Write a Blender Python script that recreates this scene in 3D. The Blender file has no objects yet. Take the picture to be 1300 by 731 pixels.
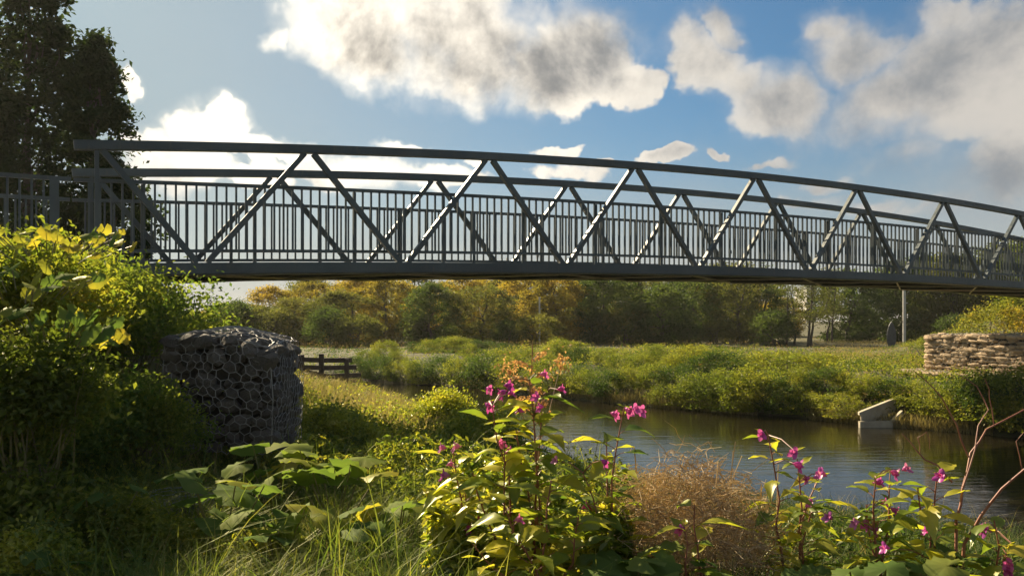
import bpy, math, random
import numpy as np
from mathutils import Vector, Matrix, noise as mnoise

# ------------------------------------------------------------------ camera, sky, sun, exposure
SC = bpy.context.scene
COL = SC.collection
EYE = 2.2                                   # camera height above the water (water is z = 0)
F = 1050.0                                  # focal length in photo pixels (photo 1300 wide)
SUN_AZ, SUN_EL = math.radians(-36), math.radians(32)   # azimuth from +Y towards +X
SUN_DIR = Vector((math.sin(SUN_AZ) * math.cos(SUN_EL), math.cos(SUN_AZ) * math.cos(SUN_EL), math.sin(SUN_EL)))

cam_d = bpy.data.cameras.new('camera')
cam = bpy.data.objects.new('camera', cam_d)
COL.objects.link(cam)
cam.location = (0, 0, EYE)
cam.rotation_euler = (math.radians(90), 0, 0)
cam_d.sensor_width = 36
cam_d.lens = F / 1300 * 36
cam_d.shift_y = 44.5 / 1300
cam_d.clip_start = 0.05
cam_d.clip_end = 3000
SC.camera = cam
SC.view_settings.view_transform = 'Standard'
SC.view_settings.look = 'None'
SC.view_settings.exposure = 1.38
SC.view_settings.gamma = 1.0
SC.cycles.max_bounces = 6
SC.cycles.transparent_max_bounces = 6
SC.cycles.use_denoising = True

class NT:
    """small helper to write node maths"""
    def __init__(s, nt): s.nt = nt; s.N = nt.nodes; s.L = nt.links
    def n(s, t, **k):
        x = s.N.new(t)
        for a, b in k.items(): setattr(x, a, b)
        return x
    def put(s, sock, v):
        if isinstance(v, bpy.types.NodeSocket): s.L.new(v, sock)
        else: sock.default_value = v
    def m(s, op, a, b=None, c=None, clamp=False):
        x = s.n('ShaderNodeMath', operation=op); x.use_clamp = clamp
        s.put(x.inputs[0], a)
        if b is not None: s.put(x.inputs[1], b)
        if c is not None: s.put(x.inputs[2], c)
        return x.outputs[0]
    def ramp(s, v, a, b, lo=0.0, hi=1.0, smooth=True):
        x = s.n('ShaderNodeMapRange'); x.interpolation_type = 'SMOOTHSTEP' if smooth else 'LINEAR'
        s.put(x.inputs['Value'], v)
        x.inputs['From Min'].default_value = a; x.inputs['From Max'].default_value = b
        x.inputs['To Min'].default_value = lo; x.inputs['To Max'].default_value = hi
        return x.outputs['Result']
    def mix(s, f, a, b, blend='MIX'):
        x = s.n('ShaderNodeMix', data_type='RGBA', blend_type=blend)
        s.put(x.inputs[0], f); s.put(x.inputs[6], a); s.put(x.inputs[7], b)
        return x.outputs[2]
    def noise(s, vec, scale, detail=4, rough=0.5, dist=0.0, col=False):
        x = s.n('ShaderNodeTexNoise')
        if vec is not None: s.L.new(vec, x.inputs['Vector'])
        x.inputs['Scale'].default_value = scale; x.inputs['Detail'].default_value = detail
        x.inputs['Roughness'].default_value = rough; x.inputs['Distortion'].default_value = dist
        return x.outputs['Color' if col else 'Fac']
    def vadd(s, a, b):
        x = s.n('ShaderNodeVectorMath', operation='ADD'); s.put(x.inputs[0], a); s.put(x.inputs[1], b)
        return x.outputs[0]

W = bpy.data.worlds.new('World')
SC.world = W
W.use_nodes = True
W.node_tree.nodes.clear()
w = NT(W.node_tree)
sky = w.n('ShaderNodeTexSky', sky_type='NISHITA')
sky.sun_disc = False
sky.sun_elevation = SUN_EL
sky.sun_rotation = SUN_AZ
sky.air_density = 1.15
sky.dust_density = 1.4
sky.ozone_density = 3.0
SKY_K = 0.05
tc = w.n('ShaderNodeTexCoord')
D = tc.outputs['Generated']
warp = w.noise(D, 5.5, 5, 0.62, col=True)
wv = w.n('ShaderNodeVectorMath', operation='MULTIPLY_ADD')
w.L.new(warp, wv.inputs[0]); wv.inputs[1].default_value = (0.13, 0.13, 0.10); wv.inputs[2].default_value = (-0.065, -0.065, -0.05)
Dw = w.vadd(D, wv.outputs[0])
sx = w.n('ShaderNodeSeparateXYZ'); w.L.new(Dw, sx.inputs[0])
az = w.m('ARCTAN2', sx.outputs[0], sx.outputs[1])
el = w.m('ARCSINE', w.m('MINIMUM', w.m('MAXIMUM', sx.outputs[2], -0.99), 0.99))
def sky_dir(u, v):
    x, z = (u - 650) / F, (410 - v) / F
    return math.atan2(x, 1), math.atan2(z, math.hypot(x, 1))
def blobs(lst):
    tot = None
    for (u, v, ru, rv, amp) in lst:
        a0, e0 = sky_dir(u, v)
        ca = math.cos(a0)
        dx = w.m('MULTIPLY', w.m('SUBTRACT', az, a0), F / ru)
        dy = w.m('MULTIPLY', w.m('SUBTRACT', el, e0), F / rv)
        r2 = w.m('MULTIPLY_ADD', dx, dx, w.m('MULTIPLY', dy, dy))
        g = w.m('MULTIPLY', w.m('EXPONENT', w.m('MULTIPLY', r2, -0.9)), amp)
        tot = g if tot is None else w.m('MAXIMUM', tot, g)
    return tot
# heavy clouds towards the sun, softer heaps to the right
BIG = [(465, 40, 105, 75, 1.0), (590, 45, 125, 82, 1.0), (700, 75, 105, 66, 1.0), (790, 112, 66, 34, .85), (352, 62, 26, 20, .7),
       (262, 168, 66, 32, .95), (190, 185, 45, 26, .8), (360, 196, 60, 18, .75), (152, 112, 20, 24, .75), (235, 215, 90, 26, .8),
       (430, 220, 120, 26, .8), (560, 222, 80, 24, .75), (690, 186, 48, 12, .75), (600, 197, 26, 10, .6),
       (848, 194, 40, 13, .9), (1120, 250, 60, 12, .7), (700, 215, 130, 22, .55), (960, 200, 40, 11, .6), (1040, 224, 46, 13, .7), (1010, 250, 120, 16, .55), (300, 192, 50, 16, .75), (500, 186, 40, 9, .7), (770, 205, 24, 8, .7), (905, 190, 18, 8, .65), (1200, 250, 50, 10, .65), (340, 230, 60, 20, .7)]
SOFT = [(880, 85, 55, 42, .95), (918, 32, 26, 26, .85), (975, 122, 66, 42, 1.0), (1085, 72, 66, 38, 1.0), (1050, 45, 26, 20, .8), (1140, 130, 90, 42, 1.0), (930, 100, 60, 30, .8),
        (1235, 95, 120, 90, 1.0), (1190, 20, 50, 30, .7), (1290, 215, 60, 60, .8), (1180, 185, 90, 28, .6), (1165, 255, 50, 12, .6), (1225, 258, 50, 20, .6), (1400, 80, 120, 90, 1.0)]
bb = blobs(BIG); sb = blobs(SOFT)
fbn = w.noise(D, 9.0, 9, 0.58, 0.15)
def bill(sc_):
    x = w.n('ShaderNodeTexVoronoi', feature='SMOOTH_F1'); w.L.new(w.vadd(D, wv.outputs[0]), x.inputs['Vector'])
    x.inputs['Scale'].default_value = sc_; x.inputs['Smoothness'].default_value = .35
    return x.outputs['Distance']
bl = w.m('MULTIPLY_ADD', bill(13), -0.75, w.m('MULTIPLY_ADD', bill(29), -0.42, w.m('MULTIPLY_ADD', bill(61), -0.22, 1.12)))
fb = w.m('MULTIPLY_ADD', fbn, 0.62, w.m('MULTIPLY', bl, 0.38))
# the same fields a little nearer the sun: their difference lights the cloud edges
off = tuple(SUN_DIR * 0.03 + Vector((0, 0, 0.035)))
fs1 = w.noise(D, 6.0, 9, 0.6, 0.2)
fb2 = w.noise(w.vadd(D, off), 6.0, 9, 0.6, 0.2)
rel = w.m('ADD', w.m('SUBTRACT', fs1, fb2), w.m('MULTIPLY', w.m('SUBTRACT', bl, 0.5), 0.16))
# general broken cloud everywhere the photograph's sky goes on
gen = w.noise(D, 2.6, 6, 0.55)
away = w.ramp(w.m('ABSOLUTE', az), 0.62, 0.95)
genv = w.m('MULTIPLY', w.ramp(gen, 0.46, 0.66), away)
dens_big = w.m('ADD', w.m('MAXIMUM', bb, genv), w.m('MULTIPLY', w.m('SUBTRACT', fb, 0.5), 0.95))
dens_soft = w.m('ADD', sb, w.m('MULTIPLY', w.m('SUBTRACT', fb, 0.5), 1.05))
sv = w.ramp(w.noise(D, 4.0, 3, 0.5), 0.42, 0.62)
def vary(d, a, b, c, e):
    crisp = w.ramp(d, a, b); soft_ = w.ramp(d, c, e)
    return w.m('MULTIPLY_ADD', w.m('SUBTRACT', soft_, crisp), sv, crisp)
m_big = vary(dens_big, 0.41, 0.54, 0.24, 0.80)
m_soft = vary(dens_soft, 0.36, 0.54, 0.10, 0.85)
mask = w.m('MAXIMUM', m_big, m_soft)
dens = w.m('MAXIMUM', dens_big, w.m('MULTIPLY', dens_soft, 0.8))
# closeness to the bright part of the sky, where the sun stands behind the cloud bank
sa, se = sky_dir(370, 105)
gx = w.m('MULTIPLY', w.m('SUBTRACT', az, sa), 1.0)
gy = w.m('MULTIPLY', w.m('SUBTRACT', el, se), 1.5)
glow = w.m('EXPONENT', w.m('MULTIPLY', w.m('MULTIPLY_ADD', gx, gx, w.m('MULTIPLY', gy, gy)), -7.5))
edge = w.ramp(dens, 0.40, 1.15, 1.0, 0.0)
lit = w.m('MULTIPLY_ADD', rel, 3.6, w.m('MULTIPLY_ADD', glow, 0.25, 0.0))
lumr = w.m('ADD', w.m('MULTIPLY', w.m('MULTIPLY_ADD', edge, 0.62, w.m('MULTIPLY', w.ramp(fbn, 0.35, 0.65), 0.22)), 0.85), lit)
lum = w.ramp(lumr, -0.45, 1.05)
c_dark = w.mix(glow, (0.105, 0.113, 0.122, 1), (0.115, 0.108, 0.098, 1))
c_lit = w.mix(glow, (0.245, 0.232, 0.213, 1), (0.66, 0.60, 0.50, 1))
ccol = w.mix(lum, c_dark, c_lit)
# clear sky: Nishita, milky towards the horizon and towards the sun (thin high cloud)
skyc = w.mix(1.0, sky.outputs[0], (SKY_K * .33, SKY_K * .53, SKY_K * .64, 1), 'MULTIPLY')
lowv = w.ramp(el, 0.0, 0.26, 0.85, 0.0)
veil = w.m('MAXIMUM', lowv, w.m('MULTIPLY', w.ramp(az, 0.35, -0.55), 0.72))
vcol = w.mix(glow, (0.100, 0.125, 0.138, 1), (0.165, 0.158, 0.138, 1))
skyc = w.mix(veil, skyc, vcol)
skyc = w.mix(w.m('MULTIPLY', lowv, 0.6), skyc, (0.27, 0.255, 0.24, 1))
final = w.mix(mask, skyc, ccol)
bg = w.n('ShaderNodeBackground'); w.L.new(final, bg.inputs[0]); bg.inputs[1].default_value = 1.0
wo = w.n('ShaderNodeOutputWorld'); w.L.new(bg.outputs[0], wo.inputs[0])
W.cycles.sampling_method = 'MANUAL'
W.cycles.sample_map_resolution = 512

sl = bpy.data.lights.new('sun', 'SUN')
sl.energy = 5.0
sl.angle = math.radians(0.6)
sl.color = (1.0, 0.83, 0.56)
so = bpy.data.objects.new('sun', sl)
COL.objects.link(so)
so.location = (-20, 15, 20)
so.rotation_euler = SUN_DIR.to_track_quat('Z', 'Y').to_euler()

# ------------------------------------------------------------------ helpers
rng = np.random.default_rng(7)
random.seed(7)

def pt(u, v, Y):
    """photo pixel at depth Y -> world point"""
    return np.array([(u - 650) / F * Y, Y, EYE + (410 - v) / F * Y])

class MB:
    def __init__(s): s.v = []; s.f = []; s.r = []; s.n = 0
    def add(s, V, Fc, r=None):
        V = np.asarray(V, float).reshape(-1, 3); Fc = np.asarray(Fc, int)
        s.v.append(V); s.f.append(Fc + s.n); s.n += len(V)
        if r is None: r = random.random()
        s.r.append(np.broadcast_to(np.asarray(r, float), (len(Fc),)))
        return s
    def mesh(s, name, mats, smooth=False, off=(0, 0, 0)):
        V = np.concatenate(s.v) - np.asarray(off, float)
        me = bpy.data.meshes.new(name)
        tot = sum(len(f) for f in s.f)
        lens = np.concatenate([np.full(len(f), f.shape[1]) for f in s.f]) if s.f else np.zeros(0, int)
        loops = np.concatenate([f.ravel() for f in s.f])
        me.vertices.add(len(V)); me.vertices.foreach_set('co', V.ravel().astype(np.float32))
        me.loops.add(len(loops)); me.loops.foreach_set('vertex_index', loops.astype(np.int32))
        me.polygons.add(tot)
        st = np.concatenate([[0], np.cumsum(lens)[:-1]])
        me.polygons.foreach_set('loop_start', st.astype(np.int32))
        me.polygons.foreach_set('loop_total', lens.astype(np.int32))
        me.polygons.foreach_set('use_smooth', np.full(tot, smooth))
        at = me.attributes.new('rnd', 'FLOAT', 'FACE')
        at.data.foreach_set('value', np.concatenate(s.r).astype(np.float32))
        me.update(calc_edges=True)
        me.validate()
        for m in (mats if isinstance(mats, (list, tuple)) else [mats]): me.materials.append(m)
        return me
    def build(s, name, mats, parent=None, smooth=False, **props):
        off = parent.matrix_world.translation if parent is not None else (0, 0, 0)
        if parent is not None:
            off = LOC.get(parent.name, (0, 0, 0))
        o = bpy.data.objects.new(name, s.mesh(name, mats, smooth, off))
        COL.objects.link(o)
        if parent is not None: o.parent = parent
        for k, v in props.items(): o[k] = v
        return o
LOC = {}
def thing(name, label, cat, loc=(0, 0, 0), group=None):
    o = bpy.data.objects.new(name, None)
    COL.objects.link(o); o.location = loc; o.empty_display_size = 0.1
    LOC[o.name] = tuple(loc)
    o['label'] = label; o['category'] = cat
    if group: o['group'] = group
    return o
def place(name, me, parent, loc, rot=(0, 0, 0), sc=(1, 1, 1)):
    o = bpy.data.objects.new(name, me)
    COL.objects.link(o)
    if parent is not None: o.parent = parent
    o.location = loc; o.rotation_euler = rot
    o.scale = sc if hasattr(sc, '__len__') else (sc, sc, sc)
    return o

BOXF = np.array([[0, 1, 3, 2], [4, 6, 7, 5], [0, 4, 5, 1], [2, 3, 7, 6], [0, 2, 6, 4], [1, 5, 7, 3]])
def box(mb, c, hx, hy, hz, r=None):
    """c centre, hx hy hz half-axis vectors"""
    c, hx, hy, hz = (np.asarray(a, float) for a in (c, hx, hy, hz))
    V = [c + a * hx + b * hy + d * hz for a in (-1, 1) for b in (-1, 1) for d in (-1, 1)]
    return mb.add(V, BOXF, r)
def sweep(mb, P, w_, h_, side=None, r=None):
    """rectangular section swept along P; w_ sideways, h_ upwards"""
    P = np.asarray(P, float); n = len(P)
    T = np.gradient(P, axis=0); T /= np.linalg.norm(T, axis=1)[:, None]
    V = []
    for p, t in zip(P, T):
        s = np.asarray(side, float) if side is not None else np.cross(t, (0, 0, 1.0))
        if np.linalg.norm(s) < 1e-4: s = np.array([1.0, 0, 0])
        s = s - t * s.dot(t); s /= np.linalg.norm(s)
        u = np.cross(s, t)
        for a, b in ((-1, -1), (1, -1), (1, 1), (-1, 1)):
            V.append(p + s * a * w_ / 2 + u * b * h_ / 2)
    Fc = [[i * 4 + k, i * 4 + (k + 1) % 4, i * 4 + 4 + (k + 1) % 4, i * 4 + 4 + k] for i in range(n - 1) for k in range(4)]
    Fc += [[3, 2, 1, 0], [n * 4 - 4, n * 4 - 3, n * 4 - 2, n * 4 - 1]]
    return mb.add(V, Fc, r)
def tube(mb, P, R, sides=5, r=None):
    P = np.asarray(P, float); n = len(P)
    R = np.broadcast_to(np.asarray(R, float), (n,))
    T = np.gradient(P, axis=0); T /= np.linalg.norm(T, axis=1)[:, None] + 1e-9
    ref = np.array([0.31, 0.95, 0.05]) if abs(T[0][1]) < 0.8 else np.array([1.0, 0.1, 0])
    ang = np.arange(sides) * 2 * math.pi / sides
    A = np.cross(T, ref); A /= np.linalg.norm(A, axis=1)[:, None] + 1e-9
    B = np.cross(T, A)
    V = P[:, None, :] + R[:, None, None] * (np.cos(ang)[None, :, None] * A[:, None, :] + np.sin(ang)[None, :, None] * B[:, None, :])
    i = np.arange(n - 1)[:, None]; k = np.arange(sides)[None, :]; k2 = (k + 1) % sides
    Fc = np.stack([i * sides + k, i * sides + k2, (i + 1) * sides + k2, (i + 1) * sides + k], -1).reshape(-1, 4)
    return mb.add(V.reshape(-1, 3), Fc, r)
def unit(a): return a / (np.linalg.norm(a, axis=-1, keepdims=True) + 1e-9)
def leaves(mb, C, size, flat=0.4, r=None, asp=0.5, g=None):
    """one folded, pointed four-cornered leaf per centre"""
    g = g or rng
    C = np.asarray(C, float); N = len(C)
    size = np.broadcast_to(np.asarray(size, float), (N,))[:, None] * g.uniform(0.6, 1.25, (N, 1))
    nrm = g.normal(size=(N, 3)); nrm[:, 2] = np.abs(nrm[:, 2]) + flat; nrm = unit(nrm)
    a = unit(np.cross(nrm, g.normal(size=(N, 3)))); b = np.cross(nrm, a)
    L, Wd = size * 0.5, size * 0.5 * asp
    V = np.stack([C - a * L, C + b * Wd + nrm * Wd * .25 - a * L * .15, C + a * L - nrm * L * .2, C - b * Wd + nrm * Wd * .25 - a * L * .15], 1).reshape(-1, 3)
    Fc = np.arange(4 * N).reshape(N, 4)
    mb.add(V, Fc, g.random(N) if r is None else r)
    return mb
def fbm2(x, y, s, seed=0.0):
    x = np.atleast_1d(x); y = np.atleast_1d(y)
    return np.array([mnoise.fractal(Vector((a * s + seed, b * s - seed, seed * .37)), 1.0, 2.0, 3) for a, b in zip(x, y)])
def vnoise(x, y, seed=0):
    """fast value noise for arrays, 0..1"""
    x = np.asarray(x, float); y = np.asarray(y, float)
    xi, yi = np.floor(x), np.floor(y); fx, fy = x - xi, y - yi
    fx = fx * fx * (3 - 2 * fx); fy = fy * fy * (3 - 2 * fy)
    def h(a, b):
        t = np.sin(a * 127.1 + b * 311.7 + seed * 74.7) * 43758.5453
        return t - np.floor(t)
    return (h(xi, yi) * (1 - fx) + h(xi + 1, yi) * fx) * (1 - fy) + (h(xi, yi + 1) * (1 - fx) + h(xi + 1, yi + 1) * fx) * fy
def sst(t): t = np.clip(t, 0, 1); return t * t * (3 - 2 * t)

# ------------------------------------------------------------------ materials
def mat(name):
    m = bpy.data.materials.new(name); m.use_nodes = True
    m.node_tree.nodes.clear()
    t = NT(m.node_tree)
    out = t.n('ShaderNodeOutputMaterial')
    return m, t, out
def leaf_mat(name, cols, trans=0.45, gloss=0.08, rough=0.45, mottle=None, tmul=2.1):
    m, t, out = mat(name)
    at = t.n('ShaderNodeAttribute', attribute_name='rnd')
    geo = t.n('ShaderNodeNewGeometry')
    cr = t.n('ShaderNodeValToRGB')
    el_ = cr.color_ramp.elements
    while len(el_) > 1: el_.remove(el_[-1])
    for i, c in enumerate(cols):
        p = i / (len(cols) - 1)
        e = el_[0] if i == 0 else el_.new(p)
        e.position = p; e.color = (*c, 1)
    big = t.noise(geo.outputs['Position'], mottle or 0.7, 3, 0.5)
    v = t.m('ADD', t.m('MULTIPLY', at.outputs['Fac'], 0.55), t.m('MULTIPLY', t.ramp(big, 0.3, 0.7, smooth=False), 0.45))
    t.L.new(v, cr.inputs[0])
    c = cr.outputs[0]
    d = t.n('ShaderNodeBsdfDiffuse'); t.L.new(c, d.inputs[0])
    tr = t.n('ShaderNodeBsdfTranslucent')
    hs = t.mix(1.0, c, (tmul, tmul, tmul * .55, 1), 'MULTIPLY'); t.L.new(hs, tr.inputs[0])
    mx = t.n('ShaderNodeMixShader'); mx.inputs[0].default_value = trans
    t.L.new(d.outputs[0], mx.inputs[1]); t.L.new(tr.outputs[0], mx.inputs[2])
    gl = t.n('ShaderNodeBsdfGlossy'); gl.inputs['Roughness'].default_value = rough; gl.inputs[0].default_value = (.75, .75, .6, 1)
    m2 = t.n('ShaderNodeMixShader'); m2.inputs[0].default_value = gloss * .55
    t.L.new(mx.outputs[0], m2.inputs[1]); t.L.new(gl.outputs[0], m2.inputs[2])
    t.L.new(m2.outputs[0], out.inputs[0])
    return m
def solid(name, c1, c2, scale=8, rough=0.6, metal=0.0, bump=0.0, bscale=None, spec=0.5, use_rnd=0.0, detail=6):
    m, t, out = mat(name)
    tc_ = t.n('ShaderNodeTexCoord')
    ns = t.noise(tc_.outputs['Object'], scale, detail, 0.6)
    f = t.ramp(ns, 0.3, 0.7, smooth=False)
    if use_rnd:
        at = t.n('ShaderNodeObjectInfo')
        f = t.m('ADD', t.m('MULTIPLY', f, 1 - use_rnd), t.m('MULTIPLY', at.outputs['Random'], use_rnd))
    p = t.n('ShaderNodeBsdfPrincipled')
    t.L.new(t.mix(f, (*c1, 1), (*c2, 1)), p.inputs['Base Color'])
    p.inputs['Roughness'].default_value = rough; p.inputs['Metallic'].default_value = metal
    p.inputs['Specular IOR Level'].default_value = spec
    if bump:
        b = t.n('ShaderNodeBump'); b.inputs['Strength'].default_value = bump; b.inputs['Distance'].default_value = 0.02
        t.L.new(t.noise(tc_.outputs['Object'], bscale or scale * 3, 6, 0.65), b.inputs['Height'])
        t.L.new(b.outputs[0], p.inputs['Normal'])
    t.L.new(p.outputs[0], out.inputs[0])
    return m

M = {}
def steel():
    m, t, out = mat('painted_steel')
    g = t.n('ShaderNodeNewGeometry'); P0 = g.outputs['Position']
    mp = t.n('ShaderNodeMapping'); t.L.new(P0, mp.inputs[0]); mp.inputs['Scale'].default_value = (6, 6, 1.2)
    streak = t.noise(mp.outputs[0], 3.0, 6, .65); patch = t.noise(P0, .8, 5, .6); fine = t.noise(P0, 26, 4, .7)
    c = t.mix(t.ramp(patch, .35, .65), (.036, .054, .062, 1), (.066, .088, .094, 1))
    c = t.mix(t.m('MULTIPLY', t.ramp(streak, .52, .72), .55), c, (.105, .105, .09, 1))
    c = t.mix(t.m('MULTIPLY', t.ramp(fine, .66, .74), t.ramp(streak, .45, .6)), c, (.12, .055, .025, 1))
    p = t.n('ShaderNodeBsdfPrincipled'); t.L.new(c, p.inputs['Base Color'])
    t.L.new(t.ramp(streak, .3, .7, .32, .62), p.inputs['Roughness'])
    t.L.new(p.outputs[0], out.inputs[0]); return m
M['steel'] = steel()
M['steel_dk'] = solid('deck_underside', (.035, .04, .045), (.07, .065, .055), 2.5, 0.7)
M['galv'] = solid('galvanised_rod', (.45, .40, .33), (.62, .56, .46), 12, 0.45, 0.6)
M['wire'] = solid('gabion_wire', (.17, .17, .165), (.36, .35, .33), 20, 0.5, 0.3)
M['stone_dk'] = solid('dark_basket_stone', (.045, .040, .036), (.20, .18, .16), 16, 0.85, 0, 0.9, 40, use_rnd=.5)
M['stone_lt'] = solid('sandstone_rubble', (.30, .21, .13), (.66, .50, .33), 5, 0.85, 0, 0.5, 22, use_rnd=.6)
M['backing'] = solid('packed_rubble', (.03, .028, .025), (.09, .075, .06), 12, 0.95, 0, 0.6, 30)
M['timber'] = solid('weathered_timber', (.03, .022, .017), (.08, .06, .045), 6, 0.8, 0, 0.4, 30)
M['concrete'] = solid('pale_concrete', (.30, .26, .19), (.46, .41, .31), 4, 0.85, 0, 0.3, 30)
M['bark'] = solid('bark', (.035, .028, .020), (.10, .085, .065), 9, 0.9, 0, 0.6, 30)
M['redstem'] = solid('reddish_stem', (.18, .05, .03), (.30, .13, .07), 14, 0.55)
M['twig'] = solid('dry_twig', (.20, .12, .075), (.38, .27, .18), 14, 0.7)
M['greenstem'] = solid('green_stem', (.10, .10, .03), (.20, .16, .05), 10, 0.5)
M['pole'] = solid('pale_pole_paint', (.38, .38, .36), (.5, .49, .46), 6, 0.5)
M['slate'] = solid('dark_slate_board', (.03, .035, .04), (.07, .075, .08), 6, 0.5)
M['render'] = solid('pale_render', (.45, .44, .42), (.58, .56, .53), 2, 0.8)
M['rooft'] = solid('roof_sheet', (.20, .22, .24), (.28, .30, .32), 2, 0.6)
M['glass'] = solid('dark_glass', (.03, .04, .05), (.05, .06, .07), 2, 0.1)
G = leaf_mat
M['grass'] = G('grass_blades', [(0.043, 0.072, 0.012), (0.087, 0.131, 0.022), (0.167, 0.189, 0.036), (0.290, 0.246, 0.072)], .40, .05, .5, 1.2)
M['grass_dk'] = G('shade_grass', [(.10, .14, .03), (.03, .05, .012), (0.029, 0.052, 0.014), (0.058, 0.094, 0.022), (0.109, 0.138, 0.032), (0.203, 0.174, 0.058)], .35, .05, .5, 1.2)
M['straw'] = G('dry_straw', [(.15, .14, .05), (.30, .24, .11), (.44, .37, .21)], .35, .04, .6, 2.0, 1.4)
M['deadtangle'] = G('dead_stems', [(.24, .18, .115), (.52, .40, .27), (.70, .56, .40)], .45, .04, .5, 6.0, 1.2)
M['tree_dk'] = G('dark_tree_leaf', [(.010, .020, .008), (.022, .038, .011), (.045, .060, .014)], .35, .04)
M['tree_olive'] = G('olive_tree_leaf', [(0.043, 0.055, 0.017), (0.087, 0.096, 0.026), (0.152, 0.138, 0.036)], .45, .03, mottle=.35)
M['tree_gold'] = G('golden_tree_leaf', [(.060, .068, .016), (.19, .15, .028), (.36, .24, .04)], .50, .03, mottle=.35)
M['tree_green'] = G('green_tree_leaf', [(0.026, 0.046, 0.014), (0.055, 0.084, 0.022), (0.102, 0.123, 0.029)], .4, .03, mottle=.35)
M['bank_green'] = G('bank_leaf', [(.030, .050, .010), (.085, .115, .018), (.18, .19, .028), (.30, .25, .045)], .46, .05, mottle=.8)
M['bank_dk'] = G('bank_dark_leaf', [(0.020, 0.038, 0.012), (0.043, 0.075, 0.017), (0.087, 0.116, 0.026)], .4, .05, mottle=.8)
M['bank_brown'] = G('bank_faded_leaf', [(0.102, 0.072, 0.036), (0.203, 0.145, 0.072), (0.319, 0.232, 0.116)], .4, .04, mottle=.8)
M['bush_yel'] = G('yellow_bush_leaf', [(.05, .085, .014), (.12, .16, .022), (.25, .25, .035), (.40, .28, .03)], .52, .05, .4, 2.0, 1.9)
M['bush_gr'] = G('left_bush_leaf', [(.035, .065, .016), (.075, .125, .025), (.17, .20, .035), (.26, .24, .04)], .50, .05, .45, 2.2)
M['balsam'] = G('balsam_leaf', [(.05, .10, .018), (.15, .20, .025), (.34, .33, .035), (.48, .40, .05)], .55, .10, .35, 4.0, 1.7)
M['butter'] = G('butterbur_leaf', [(0.051, 0.102, 0.026), (0.109, 0.160, 0.036), (0.217, 0.232, 0.051)], .40, .03, .6, 3.0)
M['orange'] = G('autumn_bush_leaf', [(0.07, 0.10, 0.022), (0.17, 0.17, 0.03), (0.42, 0.24, 0.035)], .45, .05)
M['petal'] = G('pink_petal', [(.66, .36, .55), (.48, .06, .40), (.60, .12, .52), (.34, .03, .34)], .45, .06, .4, 3.0, 1.2)
M['seed'] = G('brown_seed', [(.20, .09, .04), (.34, .18, .09), (.46, .28, .16)], .35, .04)

def ground_mat():
    m, t, out = mat('ground_soil_and_moss')
    g = t.n('ShaderNodeNewGeometry')
    a = t.noise(g.outputs['Position'], 0.45, 6, 0.6)
    b = t.noise(g.outputs['Position'], 7, 6, 0.7)
    c = t.mix(t.ramp(a, .35, .65), (.045, .055, .016, 1), (.12, .11, .032, 1))
    c = t.mix(t.ramp(b, .35, .7), c, (.05, .038, .02, 1))
    p = t.n('ShaderNodeBsdfPrincipled'); t.L.new(c, p.inputs['Base Color']); p.inputs['Roughness'].default_value = .95
    bu = t.n('ShaderNodeBump'); bu.inputs['Strength'].default_value = .8; bu.inputs['Distance'].default_value = .05
    t.L.new(b, bu.inputs['Height']); t.L.new(bu.outputs[0], p.inputs['Normal'])
    t.L.new(p.outputs[0], out.inputs[0]); return m
def water_mat():
    m, t, out = mat('river_water_surface')
    g = t.n('ShaderNodeNewGeometry')
    mp = t.n('ShaderNodeMapping'); t.L.new(g.outputs['Position'], mp.inputs[0])
    mp.inputs['Rotation'].default_value = (0, 0, math.radians(-25)); mp.inputs['Scale'].default_value = (0.55, 2.2, 1)
    a = t.noise(mp.outputs[0], 2.2, 4, 0.55, 0.6)
    b = t.noise(mp.outputs[0], 9.0, 3, 0.5, 0.2)
    h = t.m('ADD', a, t.m('MULTIPLY', b, 0.18))
    bu = t.n('ShaderNodeBump'); bu.inputs['Strength'].default_value = .16; bu.inputs['Distance'].default_value = .04
    t.L.new(h, bu.inputs['Height'])
    p = t.n('ShaderNodeBsdfPrincipled')
    p.inputs['Base Color'].default_value = (.014, .012, .006, 1)
    p.inputs['Roughness'].default_value = .06; p.inputs['IOR'].default_value = 1.34
    t.L.new(bu.outputs[0], p.inputs['Normal'])
    t.L.new(p.outputs[0], out.inputs[0]); return m
M['ground'] = ground_mat(); M['water'] = water_mat()

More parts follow.
